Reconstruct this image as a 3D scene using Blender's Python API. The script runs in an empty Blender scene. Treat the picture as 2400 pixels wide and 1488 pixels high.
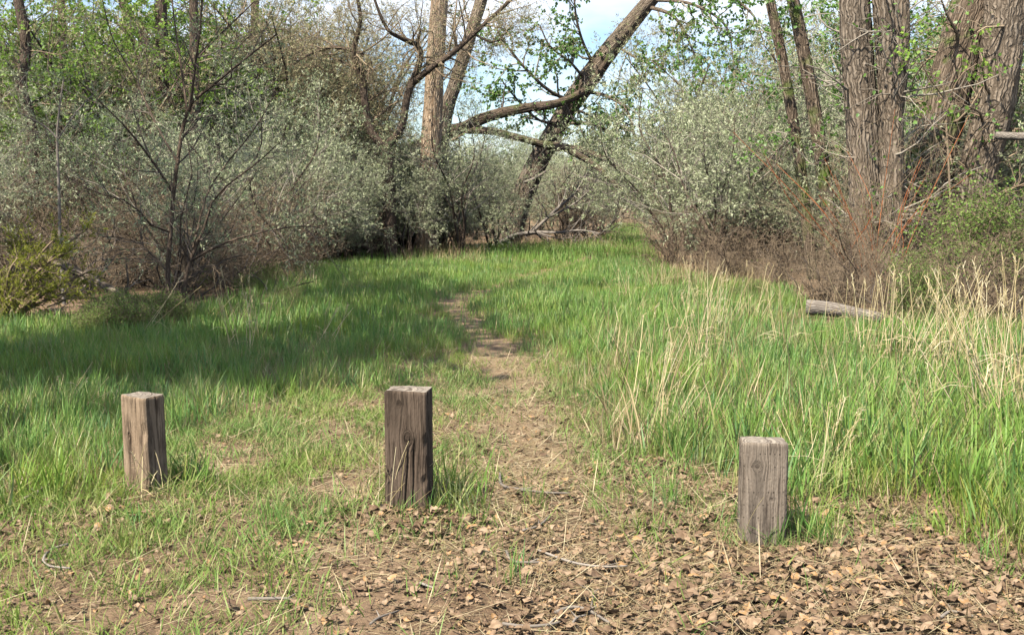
import bpy, math, time
import numpy as np
from math import radians, sin, cos, pi

SC = bpy.context.scene
T0 = time.time()
# ------------------------------------------------------------------ camera
F = 2600.0                 # focal length in photograph pixels (2400 x 1488)
CAMZ = 1.4
TH = math.atan(274.0 / F)  # pitch below the horizon
cd = bpy.data.cameras.new("camera")
cam = bpy.data.objects.new("camera", cd)
SC.collection.objects.link(cam)
cam.location = (0, 0, CAMZ)
cam.rotation_euler = (pi / 2 - TH, 0, 0)
cd.sensor_fit = 'HORIZONTAL'; cd.sensor_width = 36.0; cd.lens = 36.0 * F / 2400.0
cd.clip_start = 0.05; cd.clip_end = 3000
SC.camera = cam
# ------------------------------------------------------------------ light
SUN = np.array([-0.50, -0.58, 1.0]); SUN = SUN / np.linalg.norm(SUN)
sun_el = math.asin(SUN[2]); sun_az = math.atan2(SUN[0], SUN[1])
w = bpy.data.worlds.new("World"); SC.world = w; w.use_nodes = True
nt = w.node_tree; nt.nodes.clear()
out = nt.nodes.new("ShaderNodeOutputWorld"); bg = nt.nodes.new("ShaderNodeBackground")
sky = nt.nodes.new("ShaderNodeTexSky"); sky.sky_type = 'NISHITA'; sky.sun_disc = False
sky.ozone_density = 3.0; sky.dust_density = 0.4; sky.sun_elevation = sun_el; sky.sun_rotation = sun_az
tc = nt.nodes.new("ShaderNodeTexCoord"); mp = nt.nodes.new("ShaderNodeMapping")
mp.inputs['Scale'].default_value = (1.0, 1.0, 2.6); mp.inputs['Location'].default_value = (3.1, 1.7, 0.4)
cn = nt.nodes.new("ShaderNodeTexNoise"); cn.inputs['Scale'].default_value = 3.2
cn.inputs['Detail'].default_value = 7; cn.inputs['Roughness'].default_value = 0.55
cr = nt.nodes.new("ShaderNodeValToRGB")
cr.color_ramp.elements[0].position = 0.42; cr.color_ramp.elements[0].color = (0, 0, 0, 1)
cr.color_ramp.elements[1].position = 0.62; cr.color_ramp.elements[1].color = (1, 1, 1, 1)
mx = nt.nodes.new("ShaderNodeMix"); mx.data_type = 'RGBA'
mx.inputs['B'].default_value = (6.3, 6.6, 7.1, 1)
L = nt.links.new
L(tc.outputs['Generated'], mp.inputs['Vector']); L(mp.outputs[0], cn.inputs['Vector'])
L(cn.outputs['Fac'], cr.inputs['Fac']); L(cr.outputs['Color'], mx.inputs['Factor'])
L(sky.outputs[0], mx.inputs['A']); L(mx.outputs['Result'], bg.inputs['Color'])
bg.inputs['Strength'].default_value = 0.088
L(bg.outputs[0], out.inputs[0])
sd = bpy.data.lights.new("sun", 'SUN'); sd.energy = 5.0; sd.angle = radians(0.55); sd.color = (1.0, 0.94, 0.83)
so = bpy.data.objects.new("sun", sd); SC.collection.objects.link(so)
from mathutils import Vector
so.rotation_euler = Vector((-SUN[0], -SUN[1], -SUN[2])).to_track_quat('-Z', 'Y').to_euler()
so.location = (-10, -10, 30)
SC.view_settings.view_transform = 'Standard'; SC.view_settings.look = 'None'
SC.view_settings.exposure = 1.25; SC.view_settings.gamma = 1.0
SC.render.engine = 'CYCLES'
SC.cycles.max_bounces = 4; SC.cycles.diffuse_bounces = 2; SC.cycles.transmission_bounces = 2; SC.cycles.glossy_bounces = 1
SC.cycles.use_fast_gi = True; SC.cycles.fast_gi_method = 'REPLACE'; SC.cycles.ao_bounces_render = 1; SC.cycles.ao_bounces = 1
SC.cycles.use_adaptive_sampling = True; SC.cycles.adaptive_threshold = 0.025
SC.cycles.use_denoising = True; SC.cycles.denoiser = 'OPENIMAGEDENOISE'; SC.cycles.denoising_input_passes = 'RGB_ALBEDO_NORMAL'; SC.cycles.denoising_prefilter = 'ACCURATE'

# ------------------------------------------------------------------ coordinates
ST, CT = sin(TH), cos(TH)
def ray(px, py):
    a = (np.asarray(px, float) - 1200) / F; b = (744 - np.asarray(py, float)) / F
    return a, CT + b * ST, -ST + b * CT
def at(px, py, d):
    x, y, z = ray(px, py); k = d / y
    return np.stack([x * k, y * k, z * k + CAMZ], -1)
def gnd(px, py):
    x, y, z = ray(px, py); k = CAMZ / -z
    return np.stack([x * k, y * k], -1)
def to_px(x, y, z=0.0):
    zz = z - CAMZ; f = y * CT - zz * ST; u = y * ST + zz * CT
    return 1200 + F * x / f, 744 - F * u / f

def wob(x, y, s, seed):
    r = np.random.default_rng(seed); o = 0
    for i in range(5):
        a = r.uniform(0, 2 * pi); k = s * r.uniform(.6, 1.7)
        o = o + np.sin((x * cos(a) + y * sin(a)) * k + r.uniform(0, 6.3) + 1.3 * np.sin((y * cos(a) - x * sin(a)) * k * .7 + i))
    return o / 5
def nz(x, y, s, seed):     # about 0..1, clumpy
    return np.clip(.5 + .55 * wob(x, y, s, seed) + .3 * wob(x, y, s * 2.3, seed + 1) + .15 * wob(x, y, s * 5.1, seed + 2), 0, 1)

TRAIL_PX = [(1420, 1480), (1345, 1330), (1268, 1150), (1238, 1040), (1215, 960), (1197, 890), (1160, 830), (1120, 780), (1080, 740), (1052, 716), (1085, 700),
            (1170, 672), (1260, 642), (1370, 612), (1440, 585), (1466, 556), (1468, 535), (1466, 515), (1462, 500)]
TRAIL = gnd([p[0] for p in TRAIL_PX], [p[1] for p in TRAIL_PX])
def cat(P, n):
    P = np.asarray(P, float); m = len(P)
    if m < 3:
        t = np.linspace(0, 1, n)[:, None]; return P[0] * (1 - t) + P[-1] * t
    Q = np.vstack([2 * P[0] - P[1], P, 2 * P[-1] - P[-2]])
    u = np.linspace(0, m - 1 - 1e-6, n); i = u.astype(int); t = (u - i)[:, None]
    a, b, c, d = Q[i], Q[i + 1], Q[i + 2], Q[i + 3]
    return .5 * (2 * b + (c - a) * t + (2 * a - 5 * b + 4 * c - d) * t * t + (3 * b - a - 3 * c + d) * t ** 3)
TRC = cat(TRAIL, 260)
def trail_dist(x, y):
    x = np.atleast_1d(x).astype(float); y = np.atleast_1d(y).astype(float); o = np.full(x.shape, 99.)
    for i in range(0, len(TRC), 2):
        o = np.minimum(o, np.hypot(x - TRC[i, 0], y - TRC[i, 1]))
    return o
def hgt(x, y):
    x = np.asarray(x, float); y = np.asarray(y, float)
    near = np.clip((y - 3) / 12, 0.25, 1)
    return .05 * near * wob(x, y, .8, 11) + .012 * wob(x, y, 4.0, 12) + .006 * wob(x, y, 11.0, 13)

# ------------------------------------------------------------------ mesh helpers
class MB:
    def __init__(s):
        s.v = []; s.f = []; s.a = []; s.c = []; s.n = 0
    def add(s, v, faces, a=None, c=None):
        v = np.asarray(v, np.float32).reshape(-1, 3); n = len(v)
        s.v.append(v)
        for f in faces:
            s.f.append(np.asarray(f, np.int32) + s.n)
        s.a.append(np.zeros(n, np.float32) if a is None else np.broadcast_to(np.asarray(a, np.float32), (n,)))
        s.c.append(v if c is None else np.asarray(c, np.float32).reshape(-1, 3))
        s.n += n
    def mesh(s, name, mat, smooth=True):
        me = bpy.data.meshes.new(name)
        if s.n:
            V = np.concatenate(s.v); F_ = [f for f in s.f if len(f)]
            li = np.concatenate([f.ravel() for f in F_]); cnt = np.concatenate([np.full(len(f), f.shape[1], np.int32) for f in F_])
            me.vertices.add(len(V)); me.vertices.foreach_set("co", V.ravel())
            me.loops.add(len(li)); me.loops.foreach_set("vertex_index", li)
            me.polygons.add(len(cnt))
            st = np.zeros(len(cnt), np.int32); st[1:] = np.cumsum(cnt)[:-1]
            me.polygons.foreach_set("loop_start", st)
            if smooth: me.polygons.foreach_set("use_smooth", np.ones(len(cnt), bool))
            me.update(calc_edges=True)
            me.attributes.new("v", 'FLOAT', 'POINT').data.foreach_set("value", np.concatenate(s.a).astype(np.float32))
            me.attributes.new("bc", 'FLOAT_VECTOR', 'POINT').data.foreach_set("vector", np.concatenate(s.c).astype(np.float32).ravel())
        if mat: me.materials.append(mat)
        return me
def link(name, me, parent=None):
    o = bpy.data.objects.new(name, me); SC.collection.objects.link(o)
    if parent is not None: o.parent = parent
    return o
def tag(o, label=None, cat_=None, group=None, kind=None):
    if label: o['label'] = label
    if cat_: o['category'] = cat_
    if group: o['group'] = group
    if kind: o['kind'] = kind
    return o
def root(name, loc, label, cat_, group=None, rz=0, sc=1.0):
    o = bpy.data.objects.new(name, None); SC.collection.objects.link(o)
    o.location = loc; o.rotation_euler = (0, 0, rz); o.scale = (sc, sc, sc) if np.isscalar(sc) else sc
    o.empty_display_size = .1
    return tag(o, label, cat_, group)
def nrm(v):
    return v / np.maximum(np.linalg.norm(v, axis=-1, keepdims=True), 1e-9)
def frames(P):
    T = np.gradient(P, axis=1); T = nrm(T)
    D = nrm(P[:, -1] - P[:, 0])
    ref = np.where(np.abs(D[:, 2:3]) < .8, np.array([[0, 0, 1.]]), np.array([[0., 1, 0]]))
    N = nrm(np.cross(T, np.broadcast_to(ref[:, None], T.shape)))
    return T, N, np.cross(T, N)
def tubes(mb, P, R, S, rng, close=True):
    N_, K = R.shape
    if N_ == 0: return
    T, A, B = frames(P)
    th = np.arange(S) * 2 * pi / S
    V = P[:, :, None] + R[:, :, None, None] * (A[:, :, None] * np.cos(th)[:, None] + B[:, :, None] * np.sin(th)[:, None])
    ln = np.concatenate([np.zeros((N_, 1)), np.cumsum(np.linalg.norm(np.diff(P, axis=1), axis=-1), 1)], 1)
    off = rng.uniform(0, 20, (N_, 1, 1))
    r0 = R[:, :1, None]
    C = np.stack([np.broadcast_to(np.cos(th), (N_, K, S)) * r0 + off, np.broadcast_to(np.sin(th), (N_, K, S)) * r0, np.broadcast_to(ln[:, :, None], (N_, K, S))], -1)
    i = np.arange(N_)[:, None, None] * K * S; k = np.arange(K - 1)[None, :, None] * S; s = np.arange(S)[None, None]
    s2 = (s + 1) % S
    q = np.stack([i + k + s, i + k + s2, i + k + S + s2, i + k + S + s], -1).reshape(-1, 4)
    a = np.repeat(rng.uniform(0, 1, N_), K * S)
    mb.add(V, [q], a, C)
def curve(mb, pts, rad, S, rng, step=.12, ridge=0.0, caps=False):
    """one limb through pts with radii rad; deep bark ridges when ridge > 0"""
    pts = np.asarray(pts, float); Ln = np.linalg.norm(np.diff(pts, axis=0), axis=1).sum()
    K = max(6, int(Ln / step)); P = cat(pts, K)
    R = np.interp(np.linspace(0, 1, K), np.linspace(0, 1, len(rad)), rad)
    T, A, B = frames(P[None]); T, A, B = T[0], A[0], B[0]
    th = np.arange(S) * 2 * pi / S
    ln = np.linspace(0, Ln, K)
    g = np.zeros((K, S))
    if ridge > 0:
        for j in range(7):
            n = rng.integers(5, 15); k1 = rng.uniform(.5, 1.6); k2 = rng.uniform(2, 4)
            g += np.abs(np.sin(n * th[None] / 2 * 2 + rng.uniform(0, 6) + 1.2 * np.sin(ln[:, None] * k1 + j) + .5 * np.sin(ln[:, None] * k2 + th[None] * 2 + j)))
        g = (g / 7 - .63) * 2
        big = sum(np.sin(n * th[None] + rng.uniform(0, 6) + ln[:, None] * rng.uniform(-.4, .4)) for n in (2, 3, 5)) / 3
        g = ridge * g + ridge * .7 * big + ridge * .4 * rng.normal(0, .5, (K, S))
    V = P[:, None] + (R[:, None] * (1 + g))[..., None] * (A[:, None] * np.cos(th)[None, :, None] + B[:, None] * np.sin(th)[None, :, None])
    C = np.stack([np.broadcast_to(np.cos(th) * R[0], (K, S)) + rng.uniform(0, 30), np.broadcast_to(np.sin(th) * R[0], (K, S)), np.broadcast_to(ln[:, None], (K, S))], -1)
    k = np.arange(K - 1)[:, None] * S; s = np.arange(S)[None]; s2 = (s + 1) % S
    q = np.stack([k + s, k + s2, k + S + s2, k + S + s], -1).reshape(-1, 4)
    V = V.reshape(-1, 3); C = C.reshape(-1, 3); fs = [q]
    if caps:
        V = np.vstack([V, P[0] - T[0] * R[0] * .05, P[-1] + T[-1] * R[-1] * .05]); C = np.vstack([C, C[:1] * 0, C[-1:] * 0])
        s = np.arange(S); m = K * S
        fs += [np.stack([np.full(S, m), (s + 1) % S, s], -1), np.stack([np.full(S, m + 1), (K - 1) * S + s, (K - 1) * S + (s + 1) % S], -1)]
    mb.add(V, fs, rng.uniform(), C)
    return P[None], R[None]
def resamp(P, R, K=8):
    Q = cat(P[0], K); r = np.interp(np.linspace(0, 1, K), np.linspace(0, 1, R.shape[1]), R[0])
    return Q[None], r[None]
def spawn(rng, P, R, n, t=(.25, 1.0), ang=(30, 70), Lr=(.3, .6), La=None, K=5, wig=.18, up=.05, rr=.55, tip=.3, rmin=.0012, upd=0.0):
    N_, KK = R.shape
    if N_ == 0: return np.zeros((0, K, 3)), np.zeros((0, K))
    plen = np.linalg.norm(np.diff(P, axis=1), axis=-1).sum(1)
    if np.isscalar(n): idx = np.repeat(np.arange(N_), int(n))
    else: idx = np.repeat(np.arange(N_), n)
    M = len(idx); tt = rng.uniform(t[0], t[1], M); u = tt * (KK - 1) * .9999; i = u.astype(int); fr = (u - i)[:, None]
    pos = P[idx, i] * (1 - fr) + P[idx, i + 1] * fr; tan = nrm(P[idx, i + 1] - P[idx, i])
    rad = R[idx, i] * (1 - fr[:, 0]) + R[idx, i + 1] * fr[:, 0]
    pr = nrm(np.cross(tan, rng.normal(size=(M, 3)))); an = np.radians(rng.uniform(ang[0], ang[1], M))[:, None]
    d = nrm(tan * np.cos(an) + pr * np.sin(an) + np.array([0, 0, upd]))
    ln = rng.uniform(Lr[0], Lr[1], M) * plen[idx] * (1.1 - .55 * tt) if La is None else rng.uniform(La[0], La[1], M)
    out_ = np.zeros((M, K, 3)); out_[:, 0] = pos
    for k in range(1, K):
        out_[:, k] = out_[:, k - 1] + d * (ln / (K - 1))[:, None]
        d = nrm(d + rng.normal(0, wig, (M, 3)) + np.array([0, 0, up]))
    r0 = np.maximum(np.minimum(rad * rr, ln * .03 + .002), rmin)
    return out_, np.maximum(r0[:, None] * np.linspace(1, tip, K)[None], rmin * .7)
def leaves(mb, rng, P, n, Ls, Ws, mid=.5, t=(.15, 1.0), upn=.7, fwd=.6, droop=0.0, fold=.15):
    N_, KK = P.shape[:2]
    if N_ == 0: return
    idx = np.repeat(np.arange(N_), n); M = len(idx)
    u = rng.uniform(t[0], t[1], M) * (KK - 1) * .9999; i = u.astype(int); fr = (u - i)[:, None]
    p = P[idx, i] * (1 - fr) + P[idx, i + 1] * fr; tan = nrm(P[idx, i + 1] - P[idx, i])
    d = nrm(tan * fwd + nrm(np.cross(tan, rng.normal(size=(M, 3)))) + np.array([0, 0, -droop]))
    nn = rng.normal(size=(M, 3)) + np.array([0, 0, upn]); nn = nrm(nn - d * (nn * d).sum(1, keepdims=True))
    sd_ = np.cross(d, nn); l = rng.uniform(Ls[0], Ls[1], M)[:, None]; w_ = rng.uniform(Ws[0], Ws[1], M)[:, None]
    V = np.stack([p, p + d * l * mid + sd_ * w_ / 2 + nn * l * fold, p + d * l, p + d * l * mid - sd_ * w_ / 2 + nn * l * fold], 1)
    b = np.arange(M)[:, None] * 4
    q = np.concatenate([b + np.array([[0, 1, 2]]), b + np.array([[0, 2, 3]])])
    mb.add(V, [q], np.repeat(.5 * rng.uniform(0, 1, N_)[idx] + .5 * rng.uniform(0, 1, M), 4))

# ------------------------------------------------------------------ materials
def mat(name):
    m = bpy.data.materials.new(name); m.use_nodes = True; m.node_tree.nodes.clear()
    return m, m.node_tree
def nd(t, kind, **kw):
    n = t.nodes.new(kind)
    for k, v in kw.items():
        if k in n.inputs: n.inputs[k].default_value = v
        else: setattr(n, k, v)
    return n
def ramp(t, fac, stops):
    r = t.nodes.new("ShaderNodeValToRGB"); e = r.color_ramp.elements
    while len(e) < len(stops): e.new(.5)
    for i, (p, c) in enumerate(stops):
        e[i].position = p; e[i].color = (*c, 1)
    t.links.new(fac, r.inputs['Fac']); return r.outputs['Color']
def mixc(t, fac, a, b, blend='MIX'):
    m = t.nodes.new("ShaderNodeMix"); m.data_type = 'RGBA'; m.blend_type = blend
    for s, v in (('Factor', fac), ('A', a), ('B', b)):
        if hasattr(v, 'is_output'): t.links.new(v, m.inputs[s])
        elif s == 'Factor': m.inputs[s].default_value = v
        else: m.inputs[s].default_value = (*v, 1)
    return m.outputs['Result']
def attr(t, name, out_='Fac'):
    a = t.nodes.new("ShaderNodeAttribute"); a.attribute_name = name; return a.outputs[out_]
def mapr(t, vec, scale):
    m = t.nodes.new("ShaderNodeMapping"); m.inputs['Scale'].default_value = scale; t.links.new(vec, m.inputs['Vector']); return m.outputs[0]
def noise(t, vec, scale, detail=4, rough=.55, dist=0.0):
    n = t.nodes.new("ShaderNodeTexNoise"); n.inputs['Scale'].default_value = scale; n.inputs['Detail'].default_value = detail
    n.inputs['Roughness'].default_value = rough; n.inputs['Distortion'].default_value = dist
    if vec is not None: t.links.new(vec, n.inputs['Vector'])
    return n.outputs['Fac']
def mth(t, op, a, b=0.0, clamp=False):
    m = t.nodes.new("ShaderNodeMath"); m.operation = op; m.use_clamp = clamp
    for i, v in enumerate((a, b)):
        if hasattr(v, 'is_output'): t.links.new(v, m.inputs[i])
        else: m.inputs[i].default_value = v
    return m.outputs[0]
def bump(t, h, strength, dist):
    b = t.nodes.new("ShaderNodeBump"); b.inputs['Strength'].default_value = strength; b.inputs['Distance'].default_value = dist
    t.links.new(h, b.inputs['Height']); return b.outputs[0]
def finish(t, col, rough=.8, normal=None, transl=0.0, spec=.2, tcol=None):
    p = nd(t, "ShaderNodeBsdfPrincipled", Roughness=rough); p.inputs['Specular IOR Level'].default_value = spec
    o = t.nodes.new("ShaderNodeOutputMaterial"); t.links.new(col, p.inputs['Base Color'])
    if normal is not None: t.links.new(normal, p.inputs['Normal'])
    if transl > 0:
        tr = t.nodes.new("ShaderNodeBsdfTranslucent"); t.links.new(tcol if tcol is not None else col, tr.inputs['Color'])
        ms = t.nodes.new("ShaderNodeMixShader"); ms.inputs[0].default_value = transl
        t.links.new(p.outputs[0], ms.inputs[1]); t.links.new(tr.outputs[0], ms.inputs[2]); t.links.new(ms.outputs[0], o.inputs[0])
    else: t.links.new(p.outputs[0], o.inputs[0])
def leaf_mat(name, stops, transl=.35, rough=.6, rand=.35, spec=.25, under=None):
    m, t = mat(name)
    c = ramp(t, attr(t, "v"), stops)
    oi = t.nodes.new("ShaderNodeObjectInfo")
    c = mixc(t, mth(t, 'MULTIPLY', oi.outputs['Random'], rand), c, (stops[0][1][0] * .7, stops[0][1][1] * .75, stops[0][1][2] * .6))
    if under:
        g = t.nodes.new("ShaderNodeNewGeometry"); c = mixc(t, g.outputs['Backfacing'], c, under)
    finish(t, c, rough, None, transl, spec)
    return m
def twig_mat(name, a, b):
    m, t = mat(name)
    c = ramp(t, attr(t, "v"), [(0, a), (1, b)])
    n = noise(t, mapr(t, attr(t, "bc", 'Vector'), (40, 40, 14)), 1.0, 3)
    c = mixc(t, mth(t, 'MULTIPLY', n, .5), c, tuple(x * .45 for x in a))
    finish(t, c, .85, None, 0, .15); return m
def bark_mat(name, light, dark, scl=(14, 14, 2.6), moss=None, dist=.03):
    m, t = mat(name); v = attr(t, "bc", 'Vector')
    n1 = noise(t, mapr(t, v, scl), 1.0, 5, .6, .8)
    vo = t.nodes.new("ShaderNodeTexVoronoi"); vo.feature = 'DISTANCE_TO_EDGE'; vo.inputs['Scale'].default_value = 1.0
    wv = t.nodes.new("ShaderNodeVectorMath"); wv.operation = 'ADD'
    nn = t.nodes.new("ShaderNodeTexNoise"); nn.inputs['Scale'].default_value = 5; t.links.new(v, nn.inputs['Vector'])
    sc_ = t.nodes.new("ShaderNodeVectorMath"); sc_.operation = 'SCALE'; sc_.inputs['Scale'].default_value = .12
    t.links.new(nn.outputs['Color'], sc_.inputs[0]); t.links.new(v, wv.inputs[0]); t.links.new(sc_.outputs[0], wv.inputs[1])
    t.links.new(mapr(t, wv.outputs[0], (scl[0] * 1.5, scl[1] * 1.5, scl[2] * .9)), vo.inputs['Vector'])
    e = mth(t, 'MULTIPLY', vo.outputs['Distance'], 3.2, True)
    hh = mth(t, 'ADD', mth(t, 'MULTIPLY', e, .75), mth(t, 'MULTIPLY', n1, .6))
    c = ramp(t, hh, [(.15, dark), (.55, tuple((a + b) / 2 for a, b in zip(light, dark))), (.95, light)])
    fine = noise(t, mapr(t, v, (60, 60, 12)), 1.0, 4)
    c = mixc(t, mth(t, 'MULTIPLY', fine, .45), c, dark)
    big = noise(t, v, .9, 2)
    c = mixc(t, mth(t, 'MULTIPLY', big, .35), c, (light[0] * .8, light[1] * .66, light[2] * .5))
    if moss:
        c = mixc(t, mth(t, 'MULTIPLY', mth(t, 'SUBTRACT', noise(t, v, 2.2, 3), .52, True), 5, True), c, moss)
    finish(t, c, .92, bump(t, hh, 1.0, dist), 0, .1); return m

M = {}
M['olive'] = leaf_mat('olive_leaf', [(0, (.18, .21, .095)), (.45, (.30, .335, .18)), (.8, (.46, .48, .305)), (1, (.60, .60, .43))], .25, .5, .25, .35)
M['olive_shade'] = leaf_mat('olive_leaf_green_shaded', [(0, (.12, .175, .07)), (.5, (.20, .265, .13)), (1, (.42, .47, .30))], .32, .5, .2, .3)  # greener olive leaf, with the shade of the left side darkened into its colour
M['olive_tan'] = leaf_mat('olive_leaf_tan', [(0, (.19, .18, .085)), (.5, (.32, .30, .16)), (.8, (.44, .38, .22)), (1, (.52, .43, .27))], .25, .6, .35, .2)
M['cotton'] = leaf_mat('cottonwood_leaf', [(0, (.08, .17, .03)), (.6, (.14, .27, .05)), (1, (.26, .40, .09))], .42, .42, .25, .45)
M['bright'] = leaf_mat('bright_green_leaf', [(0, (.11, .20, .03)), (.6, (.20, .32, .05)), (1, (.32, .44, .08))], .45, .5, .3)
M['shrub'] = leaf_mat('shrub_leaf', [(0, (.09, .15, .03)), (.6, (.16, .25, .05)), (1, (.28, .36, .09))], .4, .5, .3)
M['juniper'] = leaf_mat('juniper_needles', [(0, (.15, .19, .02)), (.6, (.30, .33, .03)), (1, (.46, .46, .06))], .4, .6, .1)
M['brown'] = leaf_mat('dead_shrub_leaf', [(0, (.13, .09, .055)), (.6, (.24, .17, .11)), (1, (.36, .28, .19))], .2, .7, .4, .1)
M['twig_grey'] = twig_mat('twig_grey', (.20, .172, .135), (.40, .35, .28))
M['twig_dark'] = twig_mat('twig_dark', (.075, .06, .05), (.17, .14, .115))
M['twig_brown'] = twig_mat('twig_brown', (.175, .125, .08), (.36, .272, .18))
M['twig_red'] = twig_mat('twig_red', (.30, .085, .03), (.40, .16, .07))
M['dead'] = twig_mat('dead_branch', (.17, .143, .118), (.29, .25, .21))
M['bark'] = bark_mat('bark_cottonwood', (.27, .222, .172), (.028, .022, .017), (12, 12, 1.8))
M['bark_pale'] = bark_mat('bark_pale', (.46, .37, .275), (.12, .075, .045), (13, 13, 1.2))
M['bark_moss'] = bark_mat('bark_mossy', (.22, .172, .128), (.028, .021, .016), (12, 12, 1.8), moss=(.075, .12, .02))
M['bark_dark'] = bark_mat('bark_olive', (.17, .13, .10), (.03, .024, .02), (22, 22, 5), None, .015)
M['log'] = bark_mat('weathered_log', (.28, .25, .215), (.07, .06, .052), (24, 24, 1.6), None, .01)

def soil_mat(name, base, alt, sand, straw):
    m, t = mat(name); g = t.nodes.new("ShaderNodeNewGeometry"); P = g.outputs['Position']
    n1 = noise(t, P, 2.3, 6, .6); n2 = noise(t, P, 26, 6, .7); n3 = noise(t, mapr(t, P, (70, 160, 70)), 1.0, 4, .65, 1.0)
    c = ramp(t, n1, [(.32, base), (.55, alt), (.72, sand)])
    c = mixc(t, ramp(t, n3, [(.52, (0, 0, 0)), (.66, (1, 1, 1))]), c, straw)
    c = mixc(t, ramp(t, n2, [(.30, (1, 1, 1)), (.46, (0, 0, 0))]), c, tuple(x * .38 for x in base))
    hh = mth(t, 'ADD', n2, mth(t, 'MULTIPLY', n3, .4))
    finish(t, c, .95, bump(t, hh, .9, .03), 0, .08); return m
M['soil'] = soil_mat('soil', (.14, .09, .056), (.23, .153, .096), (.34, .245, .16), (.34, .245, .14))
M['trail'] = soil_mat('trail_soil', (.19, .125, .076), (.27, .182, .112), (.33, .24, .15), (.40, .30, .175))

def grass_mat(name, lo, hi, dry, transl=.42, dryamt=.3):
    m, t = mat(name); g = t.nodes.new("ShaderNodeNewGeometry")
    v = attr(t, "v"); c = ramp(t, v, [(0, lo), (.75, hi), (1, tuple(a * .5 + b * .5 for a, b in zip(hi, dry)))])
    patch = noise(t, mapr(t, g.outputs['Position'], (.7, .7, 0)), 1.0, 3, .6)
    c = mixc(t, ramp(t, patch, [(.42, (0, 0, 0)), (.72, (.6, .6, .6))]), c, (hi[0] * 1.35, hi[1] * 1.02, hi[2] * .45))
    oi = t.nodes.new("ShaderNodeObjectInfo")
    c = mixc(t, mth(t, 'MULTIPLY', mth(t, 'SUBTRACT', oi.outputs['Random'], .72, True), 2.2 * dryamt / .3, True), c, dry)
    sp = t.nodes.new("ShaderNodeSeparateXYZ"); t.links.new(attr(t, "bc", 'Vector'), sp.inputs[0])
    c = mixc(t, mth(t, 'MULTIPLY', mth(t, 'SUBTRACT', .45, sp.outputs['X'], True), .9, True), c, (hi[0] * 1.2, hi[1] * .85, hi[2]))
    finish(t, c, .5, None, transl, .3); return m
M['grass'] = grass_mat('grass_tall', (.082, .20, .04), (.19, .345, .078), (.43, .37, .18))
M['grass_short'] = grass_mat('grass_short', (.085, .18, .035), (.185, .30, .068), (.40, .335, .16), .4, .5)
M['grass_blue'] = grass_mat('grass_bluish', (.06, .16, .05), (.14, .285, .095), (.36, .32, .18))
M['grass_fine'] = grass_mat('grass_fine', (.14, .21, .04), (.25, .33, .075), (.48, .40, .20), .4, .6)
M['straw'] = leaf_mat('straw', [(0, (.20, .14, .07)), (.5, (.36, .28, .15)), (1, (.54, .45, .28))], .25, .6, .25, .25)
M['stalk'] = leaf_mat('dry_stalk', [(0, (.46, .36, .17)), (.6, (.60, .49, .27)), (1, (.72, .63, .42))], .15, .55, .12, .3)
M['litter'] = leaf_mat('dead_leaf', [(0, (.085, .052, .032)), (.25, (.155, .098, .059)), (.6, (.25, .166, .102)), (.88, (.345, .25, .165)), (1, (.36, .205, .09))], .12, .65, .2, .2)

# ------------------------------------------------------------------ wooden posts' material
def wood_mat(name, light, mid, dark, pits=False):
    m, t = mat(name); v = attr(t, "bc", 'Vector')
    ln = noise(t, mapr(t, v, (120, 120, 2.4)), 1.0, 5, .65, .3)
    br = noise(t, mapr(t, v, (38, 38, 2.6)), 1.0, 4, .65)
    bl = noise(t, mapr(t, v, (9, 9, 5)), 1.0, 4, .6)
    sp_ = noise(t, mapr(t, v, (120, 120, 45)), 1.0, 3, .6)
    c = ramp(t, ln, [(.36, dark), (.47, mid), (.62, light)])
    c = mixc(t, ramp(t, br, [(.40, (.85, .85, .85)), (.52, (0, 0, 0))]), c, dark)
    c = mixc(t, ramp(t, bl, [(.45, (0, 0, 0)), (.7, (.6, .6, .6))]), c, light)
    c = mixc(t, ramp(t, sp_, [(.66, (0, 0, 0)), (.74, (.8, .8, .8))]), c, tuple(x * .4 for x in dark))
    kn = attr(t, "v")
    c = mixc(t, kn, c, tuple(x * .55 for x in mid))
    hh = mth(t, 'ADD', ln, mth(t, 'MULTIPLY', br, .8))
    hh = mth(t, 'SUBTRACT', hh, mth(t, 'MULTIPLY', sp_, .3))
    if pits:
        s = t.nodes.new("ShaderNodeSeparateXYZ"); t.links.new(v, s.inputs[0])
        fx = mth(t, 'ABSOLUTE', mth(t, 'SUBTRACT', mth(t, 'FRACT', mth(t, 'MULTIPLY', s.outputs['X'], 52)), .5))
        fz = mth(t, 'ABSOLUTE', mth(t, 'SUBTRACT', mth(t, 'FRACT', mth(t, 'ADD', mth(t, 'MULTIPLY', s.outputs['Z'], 19), mth(t, 'MULTIPLY', bl, .35))), .5))
        pit = mth(t, 'MULTIPLY', mth(t, 'LESS_THAN', fx, .13), mth(t, 'LESS_THAN', fz, .06))
        c = mixc(t, mth(t, 'MULTIPLY', mth(t, 'MULTIPLY', pit, .8), ramp(t, noise(t, mapr(t, v, (30, 30, 30)), 1.0, 2), [(.42, (0, 0, 0)), (.55, (1, 1, 1))])), c, tuple(x * .3 for x in dark))
    finish(t, c, .9, bump(t, hh, .9, .006), 0, .12); return m
M['post_a'] = wood_mat('post_wood_tan', (.29, .215, .145), (.20, .142, .092), (.058, .04, .027))
M['post_b'] = wood_mat('post_wood_dark', (.128, .094, .068), (.08, .057, .041), (.022, .016, .011))
M['post_c'] = wood_mat('post_wood_grey', (.24, .195, .15), (.16, .126, .096), (.054, .042, .033), True)
M['post_top'] = wood_mat('post_end_grain', (.29, .25, .20), (.21, .175, .14), (.085, .065, .05))

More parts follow.
